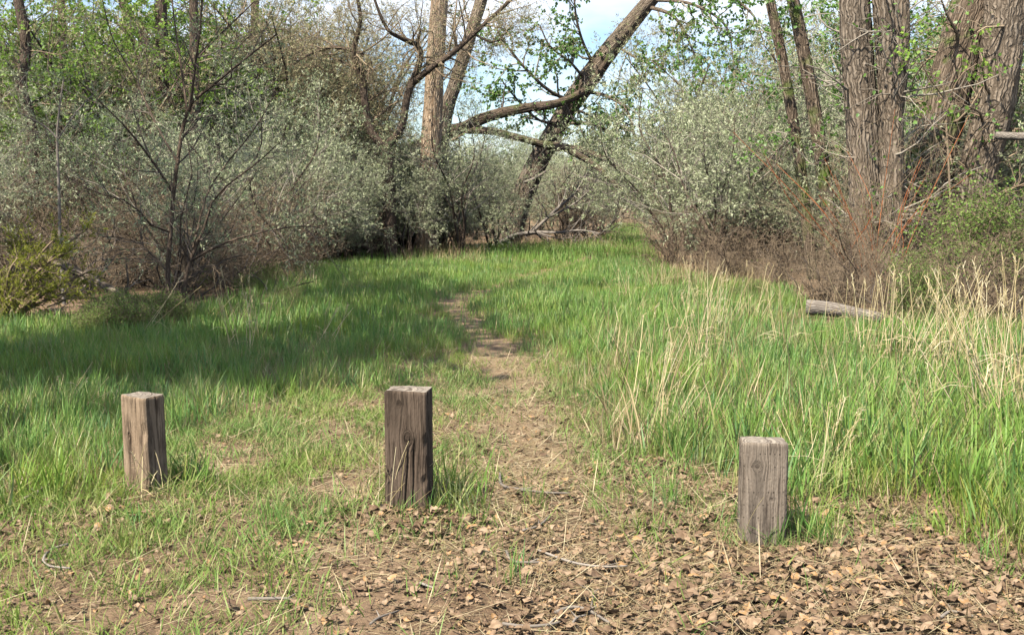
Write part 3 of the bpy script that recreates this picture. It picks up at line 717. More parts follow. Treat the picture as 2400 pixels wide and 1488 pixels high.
def meshes(key, p, wood, twig, leaf):
    EM[key] = [m_ for m_ in ((p.wood.mesh(key + '_wood', M[wood]) if p.wood.n else None), (p.twig.mesh(key + '_twigs', M[twig]) if p.twig.n else None),
                             (p.leaf.mesh(key + '_leaves', M[leaf], False) if p.leaf.n else None)) if m_]
meshes('olive_a', olive(101, 3.6, 7, 1.7, 9, 7, 3, 9, 1, 1.15), 'bark_dark', 'twig_grey', 'olive')
meshes('olive_b', olive(102, 3.2, 8, 1.9, 9, 7, 3, 9, 1, 1.15), 'bark_dark', 'twig_grey', 'olive')
meshes('olive_c', olive(103, 5.6, 5, 2.2, 11, 8, 5, 6, 1.2, 1.15), 'bark_dark', 'twig_brown', 'olive_tan')
meshes('olive_d', olive(104, 4.8, 9, 2.4, 9, 6, 3, 6, 1, 1.1), 'bark_dark', 'twig_dark', 'olive_shade')
def bare(seed, h, stems, spread, n1, n2, nleaf):
    p = Plant(seed); rng = p.rng; limbs = []
    for k in range(stems):
        a = rng.uniform(0, 2 * pi); hh = h * rng.uniform(.35, 1.0); sp = spread * rng.uniform(.2, 1.2)
        pts = [np.array([cos(a) * sp * t ** .9 + rng.normal(0, .07 * h), sin(a) * sp * t ** .9 + rng.normal(0, .07 * h), hh * t ** .8 - .04 - .25 * hh * t ** 4 * rng.uniform(0, 1)]) for t in (0, .25, .5, .75, 1)]
        limbs.append(p.limb(np.array(pts), [.016, .012, .006], 6, .2))
    p.brush(limbs, [dict(n=n1, t=(.1, 1), ang=(25, 90), La=(.35, 1.1), K=6, wig=.28, up=0, S=4, rmin=.0032), dict(n=n2, t=(.1, 1), ang=(25, 80), La=(.15, .5), K=4, wig=.28, up=0, S=3, rmin=.0024)],
            dict(n=nleaf, Ls=(.03, .06), Ws=(.015, .03), upn=.2) if nleaf else None)
    return p
meshes('bare_a', bare(105, 3.2, 18, 1.4, 9, 5, 1), 'bark_dark', 'twig_brown', 'brown')
meshes('bare_b', bare(106, 2.0, 16, 1.4, 9, 5, 0), 'twig_dark', 'twig_brown', 'brown')
def leafy(seed, h, stems, spread, Ls, Ws, n1, n2, n3, nleaf, big=1.0, mid=.4):
    p = Plant(seed); rng = p.rng; limbs = []
    for k in range(stems):
        a = rng.uniform(0, 2 * pi); hh = h * rng.uniform(.6, 1); sp = spread * rng.uniform(.2, 1)
        pts = [np.array([cos(a) * sp * t ** 1.3 + rng.normal(0, .04 * h), sin(a) * sp * t ** 1.3 + rng.normal(0, .04 * h), hh * t - .05 * (t == 0)]) for t in (0, .25, .5, .75, 1)]
        r0 = .022 * hh * big * .5
        P, R = p.limb(np.array(pts), [r0, r0 * .7, r0 * .2], 7, .3); limbs.append((P, R))
    p.brush(limbs, [dict(n=n1, t=(.15, 1), ang=(35, 80), Lr=(.3, .55), K=5, wig=.15, up=.03, S=4), dict(n=n2, t=(.2, 1), ang=(30, 70), Lr=(.35, .6), K=4, wig=.2, S=3),
                    dict(n=n3, t=(.2, 1), ang=(25, 70), La=(.12, .3), K=3, wig=.2, S=3)], dict(n=nleaf, n_prev=2, Ls=Ls, Ws=Ws, mid=mid, upn=.5, fwd=.5, droop=.3))
    return p
meshes('green_tree', leafy(111, 6.5, 4, 2.4, (.06, .10), (.05, .08), 12, 8, 4, 5, 1.6), 'bark', 'twig_dark', 'bright')
meshes('green_tree_b', leafy(112, 5.2, 3, 2.0, (.06, .10), (.05, .08), 12, 8, 4, 4, 1.6), 'bark', 'twig_brown', 'cotton')
meshes('green_shrub', leafy(113, 1.15, 9, .6, (.018, .034), (.014, .024), 7, 6, 3, 5), 'twig_brown', 'twig_brown', 'shrub')
meshes('green_low', leafy(114, .45, 12, .35, (.016, .03), (.013, .022), 5, 4, 3, 4), 'twig_brown', 'twig_brown', 'shrub')
print('plant meshes', round(time.time() - T0, 1), 's')

# ------------------------------------------------------------------ thicket mass behind the things one can tell apart
def edge_depth(px):
    return gnd(px, edge_py(px))[..., 1]
rng = np.random.default_rng(909)
TK = ['olive_a', 'olive_b', 'olive_c', 'olive_d', 'bare_a', 'bare_b', 'green_tree', 'green_tree_b', 'green_shrub', 'green_low']
tp, ts, ti = [], [], []
def add(px, d, key, s):
    P = at(px, 470, d); tp.append((P[0], d, float(hgt(P[0], d)) - .03)); ts.append(s); ti.append(TK.index(key))
def pick(w_): k = list(w_); v = np.array([w_[a] for a in k], float); return k[int(rng.choice(len(k), p=v / v.sum()))]
# left: low tangle in front, taller and greener towards the back
for _ in range(60):
    px = rng.uniform(-200, 720); e = float(edge_depth(px)); d = e + rng.uniform(2.6, 7.0) + 1.5 * (px < 380)
    add(px, d, pick({'bare_a': 5, 'bare_b': 4, 'olive_a': 1}), rng.uniform(.5, .85))
for _ in range(24):
    px = rng.uniform(-250, 760); d = rng.uniform(19, 26); add(px, d, (pick({'olive_a': 1, 'bare_a': 6, 'olive_d': 3}) if px < 520 else pick({'olive_a': 2, 'olive_b': 2, 'bare_a': 3, 'olive_d': 2})), rng.uniform(.6, .9))
for _ in range(46):
    px = rng.uniform(-300, 780); d = rng.uniform(27, 42); add(px, d, (pick({'green_tree': 4, 'green_tree_b': 1, 'olive_c': 4, 'olive_d': 3}) if px < 560 else pick({'olive_c': 4, 'olive_d': 2})), rng.uniform(.9, 1.3))
for _ in range(12):
    px = rng.uniform(-300, 300); d = rng.uniform(20, 27); add(px, d, pick({'olive_c': 2, 'olive_d': 1, 'bare_a': 4}), rng.uniform(.85, 1.15))
for k_ in range(6):
    add((170, 260, 330, 430, 500, 560)[k_], 22 + 1.1 * k_, 'green_tree', .9 + .04 * k_)
for _ in range(9):
    px = rng.uniform(560, 860); d = rng.uniform(27, 33); add(px, d, 'olive_c', rng.uniform(1.0, 1.3))
for _ in range(34):
    px = rng.uniform(700, 1130); e = float(edge_depth(px)); d = e + 1.5 + abs(rng.normal(0, 1)) * 5
    if px > 860: d = max(d, 29.5)
    s = min(rng.uniform(.6, .95), (.9 + .05 * d) / 3.4)
    add(px, d, pick({'olive_a': 3, 'olive_b': 3, 'bare_a': 2, 'bare_b': 2}), s)
for _ in range(16):
    px = rng.uniform(620, 1130); d = rng.uniform(36, 55); add(px, d, pick({'green_tree': 1, 'olive_c': 3, 'green_tree_b': 1, 'olive_a': 1}), rng.uniform(.65, .95) * (1 if px < 950 else .65))
# centre, low brush behind the leaning tree
for _ in range(26):
    px = rng.uniform(1000, 1440); d = rng.uniform(39, 60); add(px, d, pick({'olive_a': 3, 'olive_b': 3, 'bare_a': 2}), rng.uniform(.75, 1.1))
for _ in range(60):   # far side of the trail's end
    px = rng.uniform(1000, 2000); d = rng.uniform(66, 110); add(px, d, pick({'olive_a': 3, 'olive_b': 3, 'green_tree_b': 1}), rng.uniform(1.0, 1.6))
# right half
for _ in range(95):
    px = rng.uniform(1560, 2650); e = float(edge_depth(px)); d = e + 1.8 + abs(rng.normal(0, 1)) * 9
    row = d - e
    if 1780 < px < 2010 and d < 20.5: continue
    if px < 1900 and row < 9 and d < 30: d = rng.uniform(30, 45)
    if px > 1880 and d < 19.5: key = pick({'bare_a': 1, 'bare_b': 2}); s = rng.uniform(.25, .5)
    elif row < 4: key = pick({'bare_a': 3, 'bare_b': 3, 'olive_b': 1}); s = rng.uniform(.5, .8)
    elif row < 12: key = pick({'olive_a': 3, 'olive_b': 3, 'bare_a': 2, 'olive_c': 1}); s = rng.uniform(.8, 1.1)
    else: key = pick({'olive_a': 3, 'olive_c': 2, 'green_tree_b': 3}); s = rng.uniform(1.0, 1.3)
    add(px, d, key, s)
for _ in range(26):   # low brown tangle along the right edge
    px = rng.uniform(1560, 2500); e = float(edge_depth(px)); add(px, e + rng.uniform(.4, 2.2), pick({'bare_a': 2, 'bare_b': 3}), rng.uniform(.28, .5))
n = len(tp)
instancer('undergrowth', tp, np.stack([rng.normal(0, .06, n), rng.normal(0, .06, n), rng.uniform(0, 6.28, n)], -1), ts, ti, [EM[k] for k in TK],
          label='tangled thicket of silvery and bare shrubs walling in the clearing')
# low leafy ground cover at the feet of the thicket
cp_, cs, ci = [], [], []
for (a, b, c, d_, n) in ((150, 420, 745, 785, 26), (420, 720, 650, 730, 10), (1700, 1850, 690, 720, 4), (2130, 2450, 705, 780, 15)):
    q = gnd(rng.uniform(a, b, n), rng.uniform(c, d_, n))
    for x_, y_ in q: cp_.append((x_, y_, float(hgt(x_, y_)) - .02)); cs.append(rng.uniform(.35, .85)); ci.append(int(rng.uniform() < .08 and x_ > 4))
n = len(cp_)
instancer('ground_cover', cp_, np.stack([rng.normal(0, .1, n), rng.normal(0, .1, n), rng.uniform(0, 6.28, n)], -1), cs, ci, [EM['green_low'], EM['green_shrub']],
          label='low leafy green plants at the foot of the thicket')

def copy_plant(name, key, px, d, s, rz, label, cat_='shrub', group=None, names=('trunk', 'branches', 'crown')):
    P = at(px, 470, d); r = root(name, (P[0], d, float(hgt(P[0], d)) - .03), label, cat_, group, rz, s)
    for m_ in EM[key]:
        nm = names[0] if m_.name.endswith('_wood') else names[1] if m_.name.endswith('_twigs') else names[2]
        link(nm, m_, r)
    return r
G1 = 'silvery shrubs around the clearing'
copy_plant('olive_shrub', 'olive_b', 1085, 27.4, 1.0, 1.0, 'sage green bushy shrub in front of the pale upright trunk', group=G1)
copy_plant('olive_shrub', 'olive_a', 955, 26.0, .74, 2.0, 'grey green shrub just left of the foot of the pale trunk', group=G1)
copy_plant('olive_shrub', 'olive_a', 1160, 30.5, .9, 4.0, 'sage shrub just left of the leaning trunk', group=G1)
copy_plant('olive_shrub', 'olive_a', 800, 24.2, .76, 3.3, 'silvery shrub below the dark forked tree', group=G1)
copy_plant('olive_shrub', 'olive_b', 650, 19.5, .92, .4, 'silvery shrub between the open branched tree and the forked tree', group=G1)
copy_plant('olive_shrub', 'olive_a', 1690, 21.5, 1.15, .7, 'large silvery shrub right of the footpath, nearest the clearing', group=G1)
copy_plant('olive_shrub', 'olive_b', 1590, 24.5, 1.2, 2.6, 'silvery shrub leaning over the far end of the footpath', group=G1)
copy_plant('olive_shrub', 'olive_a', 1790, 25.5, 1.15, 5.0, 'tall silvery shrub behind the twin leaning trunks', group=G1)
copy_plant('olive_shrub', 'olive_b', 1720, 29.0, 1.35, 1.9, 'tallest silvery shrub standing against the sky right of the footpath', group=G1)
copy_plant('olive_shrub', 'olive_a', 1870, 21.6, .75, 1.2, 'silvery shrub just behind the feet of the twin leaning trunks', group=G1)
copy_plant('green_shrub', 'green_shrub', 2290, 14.2, 1.4, .3, 'bright green leafy shrub at the right edge below the weathered timber', group='green shrubs on the right')
copy_plant('green_shrub', 'green_shrub', 2180, 14.9, .75, 2.3, 'smaller green shrub at the foot of the thick dark leaning trunk', group='green shrubs on the right')
copy_plant('green_shrub', 'green_shrub', 2400, 13.6, 1.25, 4.1, 'green shrub cut by the right edge of the picture', group='green shrubs on the right')

CW = dict(Ls=(.045, .085), Ws=(.04, .07), mid=.38, upn=.3, fwd=.5, droop=.5, fold=.08)
FTW = [dict(n=7, t=(.2, 1), ang=(30, 80), Lr=(.35, .6), K=6, wig=.2, up=-.02, S=4), dict(n=6, t=(.2, 1), ang=(30, 75), La=(.3, .8), K=5, wig=.22, up=-.04, S=3)]
def tree(name, seed, limbs_px, label, cat_, wood, twig, leaf, spec=None, lf=None, S=36, ridge=.10, brush_from=0, step=.14, twmin=0, base=0, caps=False, group=None, burl=None):
    """limbs_px: list of (points, widths) in photo pixels and metres of depth; the first starts at the ground"""
    p = Plant(seed); W_ = [px_limb(*l) for l in limbs_px]
    o = W_[0][0][0].copy(); o[2] = float(hgt(o[0], o[1])) - .02
    lims = []
    for j, (P, R) in enumerate(W_):
        big = R[0] > .07
        lims.append(p.limb(P - o, R, S if big else 8, step if big else .25, ridge if big else 0, caps))
    if spec: p.brush(lims[brush_from:], spec, lf)
    return p.place(name, o, label, cat_, wood, twig, leaf, group), p, o, lims
def base_y(px, d): return float(to_px(at(px, 470, d)[0], d, 0.0)[1])
def stand(px, d, top, wb, wt, dd=0.0, mids=()):
    """upright trunk limb from the ground at (px, d) to top=(px,py)"""
    return ([(px, base_y(px, d) + 4, d)] + [(a, b, d + dd * .5) for a, b in mids] + [(top[0], top[1], d + dd)], [wb, (wb * 2 + wt) / 3, wt])

TW = [dict(n=26, t=(.02, 1), ang=(50, 95), La=(.5, 1.6), K=6, wig=.25, up=.02, rr=.10, S=4), dict(n=7, t=(.2, 1), ang=(30, 70), Lr=(.35, .65), K=5, wig=.22, S=3)]
TWG = [dict(n=14, t=(.25, 1), ang=(40, 95), La=(.6, 1.8), K=6, wig=.2, up=-.03, rr=.10, S=4), dict(n=6, t=(.2, 1), ang=(30, 70), Lr=(.35, .65), K=5, wig=.22, up=-.05, S=3)]
cw = dict(n=7, **CW)
# pale upright cottonwood in the centre and the grey stem leaning behind it
tree('cottonwood_tree', 201, [([(1000, base_y(1000, 28.5) + 3, 28.5), (1004, 470, 28.5), (1012, 300, 28.5), (1020, 150, 28.5), (1030, 0, 28.5), (1042, -160, 28.5), (1050, -320, 28.4)], [50, 50, 46, 42, 38, 32, 24])],
     'pale straight cottonwood trunk standing left of the arching fallen limb', 'tree', 'bark_pale', 'twig_brown', 'cotton', TWG, dict(cw, n=3))
tree('cottonwood_tree', 202, [([(1015, base_y(1015, 31) + 3, 31), (1040, 300, 31), (1072, 180, 31), (1100, 90, 31.2), (1128, 0, 31.4), (1165, -140, 31.6)], [34, 32, 30, 28, 26, 20])],
     'slender grey trunk slanting up behind the pale upright trunk', 'tree', 'bark', 'twig_brown', 'cotton', TWG, dict(cw, n=2))
# leaning cottonwood
LEAN = ([(1185, base_y(1185, 36) + 3, 36), (1215, 480, 36), (1250, 400, 36), (1290, 325, 36), (1330, 255, 36), (1375, 190, 35.8), (1415, 135, 35.6), (1455, 85, 35.4), (1500, 30, 35.2), (1545, -20, 35), (1640, -110, 34.5)], [62, 52, 47, 45, 44, 48, 43, 39, 35, 31, 22])
lean_l = [LEAN,
          ([(1345, 240, 35.9), (1290, 215, 35.2), (1235, 165, 34.8), (1190, 110, 34.6), (1165, 70, 34.5)], [10, 7, 4]),
          ([(1400, 165, 35.7), (1370, 110, 35.2), (1352, 50, 34.8), (1345, -10, 34.8)], [9, 6, 4]),
          ([(1310, 290, 36), (1260, 280, 35.3), (1200, 220, 35), (1170, 180, 34.8)], [8, 5, 3]),
          ([(1380, 200, 35.8), (1340, 150, 35.0), (1290, 110, 34.6), (1265, 60, 34.4)], [8, 5, 3]),
          ([(1370, 215, 35.8), (1420, 225, 35.2), (1470, 260, 34.8), (1490, 330, 34.6)], [9, 7, 4]),
          ([(1320, 290, 36), (1380, 290, 35.4), (1430, 310, 35), (1475, 370, 34.8)], [9, 7, 4]),
          ([(1340, 255, 36), (1380, 270, 35.6), (1410, 300, 35.4)], [8, 5, 3]),
          ([(1440, 105, 35.5), (1480, 130, 35.0), (1520, 150, 34.8), (1560, 130, 34.6)], [7, 5, 3]),
          ([(1515, 15, 35.1), (1580, 40, 34.5), (1620, 110, 34.2), (1650, 190, 34.0)], [10, 6, 3]),
          ([(1530, 0, 35), (1620, 10, 34.3), (1700, 60, 34), (1720, 150, 33.8)], [9, 6, 3]),
          ([(1560, -30, 34.8), (1680, -20, 34), (1760, 30, 33.6), (1790, 100, 33.4)], [9, 6, 3])]
tree('cottonwood_tree', 203, lean_l, 'big rough trunk leaning hard to the right across the sky gap', 'tree', 'bark', 'twig_grey', 'cotton',
     [dict(n=14, t=(.12, 1), ang=(30, 85), La=(.6, 1.6), K=6, wig=.25, up=-.02, rr=.6, S=4), dict(n=5, t=(.2, 1), ang=(30, 75), La=(.25, .6), K=5, wig=.22, up=-.03, S=3)], dict(CW, n=14, n_prev=8, Ls=(.07, .115), Ws=(.06, .10)), brush_from=1)
# fallen cottonwood arching through
ARCH = [([(840, base_y(840, 33.2), 33.2), (900, 395, 33.3), (965, 352, 33.4), (1040, 315, 33.5), (1090, 298, 33.6), (1150, 272, 33.8), (1230, 254, 34), (1300, 244, 34.2), (1350, 225, 34.6), (1385, 195, 34.9), (1430, 130, 35)], [40, 36, 31, 30, 26, 24, 21, 19, 17, 14, 9]),
        ([(1095, 305, 33.6), (1150, 308, 33.7), (1210, 322, 33.8), (1270, 338, 34), (1310, 345, 34.2), (1370, 356, 34.2), (1430, 380, 34.2), (1470, 410, 34.0)], [19, 17, 16, 17, 21, 18, 13, 8]),
        ([(1330, 350, 34.2), (1390, 385, 34), (1430, 420, 33.8), (1470, 455, 33.6), (1500, 490, 33.4)], [16, 14, 12, 9, 6]),
        ([(1060, 310, 33.5), (1110, 275, 33.4), (1150, 262, 33.3)], [9, 6, 4])]
tree('fallen_tree', 204, ARCH, 'dark fallen cottonwood limb arching across in front of the leaning trunk', 'fallen tree', 'bark_moss', 'twig_dark', 'cotton',
     [dict(n=12, t=(.3, 1), ang=(40, 95), La=(.4, 1.4), K=6, wig=.25, up=-.06, rr=.25, S=4), dict(n=5, t=(.2, 1), ang=(30, 75), La=(.3, .7), K=5, wig=.25, up=-.04, S=3)], dict(CW, n=1))
# dark forked olive tree
FORK = [([(915, base_y(915, 26) + 3, 26), (912, 480, 26), (905, 345, 26)], [34, 30, 28]),
        ([(905, 350, 26), (870, 310, 26), (855, 240, 26), (848, 180, 26), (830, 120, 25.8), (845, 40, 25.6), (820, -60, 25.4)], [22, 19, 18, 16, 13, 9, 5]),
        ([(905, 345, 26), (940, 300, 26), (955, 225, 26), (970, 185, 26), (985, 140, 26), (980, 110, 26), (940, 90, 25.8), (905, 65, 25.6), (870, -20, 25.5)], [20, 18, 17, 16, 14, 11, 10, 8, 5]),
        ([(968, 195, 26), (1010, 160, 25.5), (1060, 125, 25.2), (1110, 80, 25), (1160, 35, 24.8), (1220, -20, 24.6)], [15, 15, 13, 11, 9, 6]),
        ([(852, 130, 26), (790, 110, 26), (730, 125, 26), (690, 150, 26)], [9, 8, 7, 4]),
        ([(1110, 80, 25), (1160, 100, 25), (1200, 60, 25)], [6, 4, 3])]
tree('olive_tree', 205, FORK, 'dark trunked tree forking into a wide V left of the pale trunk', 'tree', 'bark_dark', 'twig_brown', 'olive_tan',
     [dict(n=17, t=(.15, 1), ang=(35, 85), La=(.6, 1.7), K=6, wig=.22, up=.04, rr=.4, S=4), dict(n=8, t=(.15, 1), ang=(30, 75), Lr=(.3, .6), K=5, wig=.22, S=3), dict(n=4, t=(.1, 1), ang=(25, 65), La=(.15, .4), K=4, wig=.22, S=3)],
     dict(n=6, n_prev=3, **OL), S=12, ridge=.08, brush_from=1)
# open branched olive at the left front
LO = [([(398, base_y(398, 13), 13), (393, 640, 13), (400, 540, 13), (407, 455, 13), (416, 380, 13), (430, 295, 13), (450, 240, 12.9), (500, 200, 12.7), (560, 150, 12.5), (650, 80, 12.3)], [13, 12, 11, 10, 9, 9, 8, 6, 5, 3]),
      ([(430, base_y(430, 12.8), 12.8), (432, 680, 12.8), (445, 612, 12.8), (475, 545, 12.8), (500, 468, 12.8), (545, 425, 12.6), (600, 385, 12.4), (660, 330, 12.2)], [13, 11, 9, 7, 5, 4, 3, 2]),
      ([(445, 612, 12.8), (520, 572, 12.5), (600, 547, 12.2), (700, 530, 12.0), (760, 535, 11.9)], [8, 6, 5, 3, 2]),
      ([(452, 585, 12.8), (475, 490, 12.9), (492, 440, 13.1), (545, 365, 13.2), (600, 300, 13.3), (645, 215, 13.4)], [6, 5, 4, 3, 3, 2]),
      ([(407, 455, 13), (370, 395, 12.8), (325, 335, 12.6), (285, 288, 12.4), (230, 235, 12.2), (185, 190, 12)], [7, 6, 5, 4, 3, 2]),
      ([(400, 545, 13), (345, 522, 12.8), (312, 478, 12.6), (252, 460, 12.4), (200, 440, 12.2)], [6, 5, 4, 3, 2]),
      ([(416, 380, 13), (362, 285, 13.2), (320, 190, 13.4), (265, 95, 13.6), (240, 0, 13.8)], [6, 5, 4, 3, 2]),
      ([(440, 270, 13), (425, 160, 13.2), (410, 60, 13.4), (400, -30, 13.5)], [6, 5, 4, 3]),
      ([(445, 262, 13), (458, 150, 12.8), (470, 60, 12.6), (475, -40, 12.4)], [7, 6, 5, 3]),
      ([(395, 640, 13), (350, 590, 13.2), (300, 560, 13.3), (240, 555, 13.4)], [5, 4, 3, 2]),
      ([(500, 200, 12.7), (540, 190, 12.6), (545, 130, 12.6), (590, 80, 12.6)], [5, 4, 3, 2]),
      ([(445, 612, 12.8), (420, 560, 12.6), (430, 480, 12.4), (450, 420, 12.3), (440, 330, 12.2)], [5, 4, 3, 3, 2])]
tree('olive_tree', 206, LO, 'open branched dark tree with two thin stems at the left edge of the grass', 'tree', 'bark_dark', 'twig_dark', 'olive_shade',
     [dict(n=11, t=(.15, 1), ang=(30, 75), La=(.4, 1.1), K=6, wig=.16, up=.06, rr=.5, S=4), dict(n=5, t=(.1, 1), ang=(30, 70), Lr=(.3, .6), K=5, wig=.18, S=3, rmin=.0016)],
     dict(n=4, n_prev=3, Ls=(.035, .065), Ws=(.009, .015), upn=.6, fwd=1.0, fold=.06), S=8, ridge=.0)
# grey sapling far left
tree('sapling', 207, [([(150, base_y(150, 15), 15), (141, 560, 15), (138, 440, 15), (134, 320, 15), (140, 250, 15), (150, 180, 15)], [9, 8, 7, 6, 4, 3]),
                      ([(134, 325, 15), (110, 300, 15), (75, 280, 14.8), (40, 262, 14.6)], [5, 4, 3, 2]), ([(134, 330, 15), (160, 290, 15), (185, 255, 15.2), (230, 210, 15.3)], [4, 3, 3, 2])],
     'thin pale grey sapling at the far left behind the juniper', 'tree', 'dead', 'twig_grey', 'olive_shade', TW[:1] + [dict(n=5, t=(.2, 1), ang=(30, 70), Lr=(.35, .65), K=5, S=3)], dict(n=3, **OL), S=8, ridge=0)
# dark cottonwoods standing behind the left thicket
for sd_, l, lab in ((211, stand(385, 23, (375, -120), 32, 24, 0, [(382, 300), (380, 150)]), 'dark trunk above the open branched tree at upper left'),
                    (212, stand(462, 22, (452, -140), 24, 18, 0, [(455, 300), (455, 130)]), 'narrow brown trunk just right of the dark trunk at upper left'),
                    (213, stand(85, 21, (25, -80), 26, 22, 0, [(75, 320), (50, 200), (60, 100)]), 'crooked dark trunk at the upper left corner'),
                    (214, stand(180, 25, (140, -100), 22, 16, 0, [(170, 300), (150, 150)]), 'thin trunk between the corner trunk and the dark trunk'),
                    (215, stand(660, 30, (600, -160), 26, 16, 0, [(640, 300), (600, 120)]), 'far trunk rising behind the silvery thicket left of the forked tree'),
                    (216, stand(300, 24, (250, -140), 24, 18, 0, [(330, 300), (350, 120), (300, 40)]), 'bent trunk slanting left beside the dark trunk at upper left')):
    tree('cottonwood_tree', sd_, [l], lab, 'tree', 'bark_dark', 'twig_brown', 'bright', TWG[:1] + [dict(n=8, t=(.2, 1), ang=(30, 70), La=(.4, .9), K=5, wig=.22, S=3)], dict(cw, n=8), S=16, group='dark trunks behind the left thicket')
# right hand trunks
MB_ = 'bark_moss'
tree('cottonwood_tree', 221, [stand(1965, 19, (1850, -40), 34, 26, 0, [(1940, 480), (1915, 300), (1885, 130)])], 'right of the twin slim trunks leaning left over the silvery shrub', 'tree', MB_, 'twig_grey', 'cotton', TWG, dict(cw, n=10, n_prev=4), group='twin slim trunks')
tree('cottonwood_tree', 222, [stand(1905, 19.6, (1795, -40), 26, 22, 0, [(1880, 420), (1850, 230), (1822, 80)])], 'left of the twin slim trunks leaning left over the silvery shrub', 'tree', MB_, 'twig_grey', 'cotton', TWG, dict(cw, n=10, n_prev=4), group='twin slim trunks')
tree('cottonwood_tree', 223, [stand(2030, 17.2, (2000, -60), 80, 68, 0, [(2030, 480), (2022, 300), (2008, 120)])], 'thick furrowed trunk behind the red stemmed shrub', 'tree', 'bark', 'twig_grey', 'cotton', TW, dict(cw, n=1))
tree('cottonwood_tree', 224, [([(2085, base_y(2085, 17.0) + 4, 17.0), (2088, 480, 17), (2090, 300, 17), (2085, 130, 17), (2070, -60, 17)], [62, 58, 56, 60, 52]), ([(2095, 330, 17), (2105, 200, 16.9), (2112, 90, 16.9), (2108, -60, 16.9)], [30, 38, 40, 38])],
     'pale grey furrowed trunk right against the thick trunk, forking at mid height', 'tree', 'bark', 'twig_grey', 'cotton', TW, dict(cw, n=1))
tree('cottonwood_tree', 225, [([(2130, base_y(2130, 18.6) + 4, 18.6), (2165, 480, 18.6), (2195, 330, 18.6), (2235, 180, 18.6), (2270, 50, 18.6), (2300, -70, 18.6)], [120, 112, 104, 98, 94, 88])],
     'thick dark trunk leaning right toward the grey trunk at the right edge', 'tree', MB_, 'twig_brown', 'cotton', TW, dict(cw, n=2))
tree('cottonwood_tree', 226, [([(2262, base_y(2262, 18.2) + 4, 18.2), (2290, 420, 18.2), (2318, 300, 18.2), (2340, 180, 18.2), (2352, 60, 18.2), (2365, -60, 18.2)], [80, 82, 84, 88, 90, 88])],
     'grey brown furrowed trunk nearest the right edge of the picture', 'tree', 'bark', 'twig_brown', 'cotton', TW, dict(cw, n=2))
# bright hanging sprays of leaves on the right
def spray(p, pts, widths): return px_limb(pts, widths)
tree('cottonwood_sapling', 227, [([(2235, base_y(2235, 16.5), 16.5), (2225, 420, 16.5), (2215, 250, 16.5), (2205, 160, 16.5)], [6, 5, 4, 3]), ([(2215, 250, 16.5), (2250, 180, 16.3), (2290, 150, 16.2)], [3, 3, 2]), ([(2212, 230, 16.5), (2170, 170, 16.3), (2150, 110, 16.2)], [3, 3, 2])],
     'slim sapling with bright yellow green leaves in front of the dark leaning trunk', 'tree', 'twig_brown', 'twig_brown', 'bright', [dict(n=6, t=(.5, 1), ang=(30, 80), La=(.25, .6), K=5, wig=.2, S=4), dict(n=3, t=(.3, 1), ang=(30, 70), La=(.12, .3), K=4, S=3)], dict(cw, n=5), S=8, ridge=0)
# red stemmed shrub
p = Plant(231); rng = p.rng; o = at(2055, 470, 15.6); o[2] = float(hgt(o[0], o[1])) - .02; lim = []
for k in range(20):
    a = rng.uniform(-1.0, 1.0); hh = rng.uniform(1.3, 2.9); pts = [np.array([rng.normal(0, .12), rng.normal(0, .12), 0])]
    for t in (.3, .6, 1.0): pts.append(np.array([a * hh * .75 * t ** 1.1 + rng.normal(0, .12), rng.normal(0, .25) * t, hh * t - .18 * hh * t * t * abs(a)]))
    lim.append(p.limb(np.array(pts), [.009, .007, .003], 6, .2))
p.brush(lim, [dict(n=10, t=(.2, 1), ang=(20, 70), Lr=(.25, .6), K=5, wig=.2, S=4, rmin=.0025), dict(n=5, t=(.2, 1), ang=(30, 70), La=(.2, .5), K=4, wig=.25, S=3, rmin=.002)], dict(n=1, Ls=(.02, .035), Ws=(.008, .014)))
p.place('willow_shrub', o, 'shrub of thin orange red stems in front of the thick furrowed trunk', 'shrub', 'twig_red', 'twig_brown', 'shrub')
# juniper at the left edge
p = Plant(232); rng = p.rng; o = at(-10, 470, 12.2); o[2] = float(hgt(o[0], o[1])) - .02; lim = []
for (tx_, tz, ty_) in ((.95, 1.12, .2), (.8, .85, -.2), (.6, 1.0, .1), (.35, .8, -.3), (.9, .62, .3), (.2, .95, .2), (.55, .5, -.2), (-.2, 1.0, 0), (-.5, .7, 0), (.3, .4, -.4), (.75, .4, 0)):
    lim.append(p.limb(np.array([[0, 0, 0], [tx_ * .4, ty_ * .5, tz * .55], [tx_ * .75, ty_, tz * .85], [tx_, ty_, tz]]), [.03, .018, .006], 6, .1))
p.brush(lim, [dict(n=14, t=(.2, 1), ang=(25, 60), La=(.12, .38), K=5, wig=.15, up=.04, S=3), dict(n=12, t=(.1, 1), ang=(25, 55), La=(.05, .14), K=4, wig=.15, S=3)],
        dict(n=24, n_prev=6, Ls=(.014, .03), Ws=(.003, .006), fwd=1.8, upn=.2, fold=.0, mid=.4))
p.place('juniper_shrub', o, 'yellow green juniper at the left edge beside the fallen log', 'shrub', 'twig_brown', 'twig_brown', 'juniper')

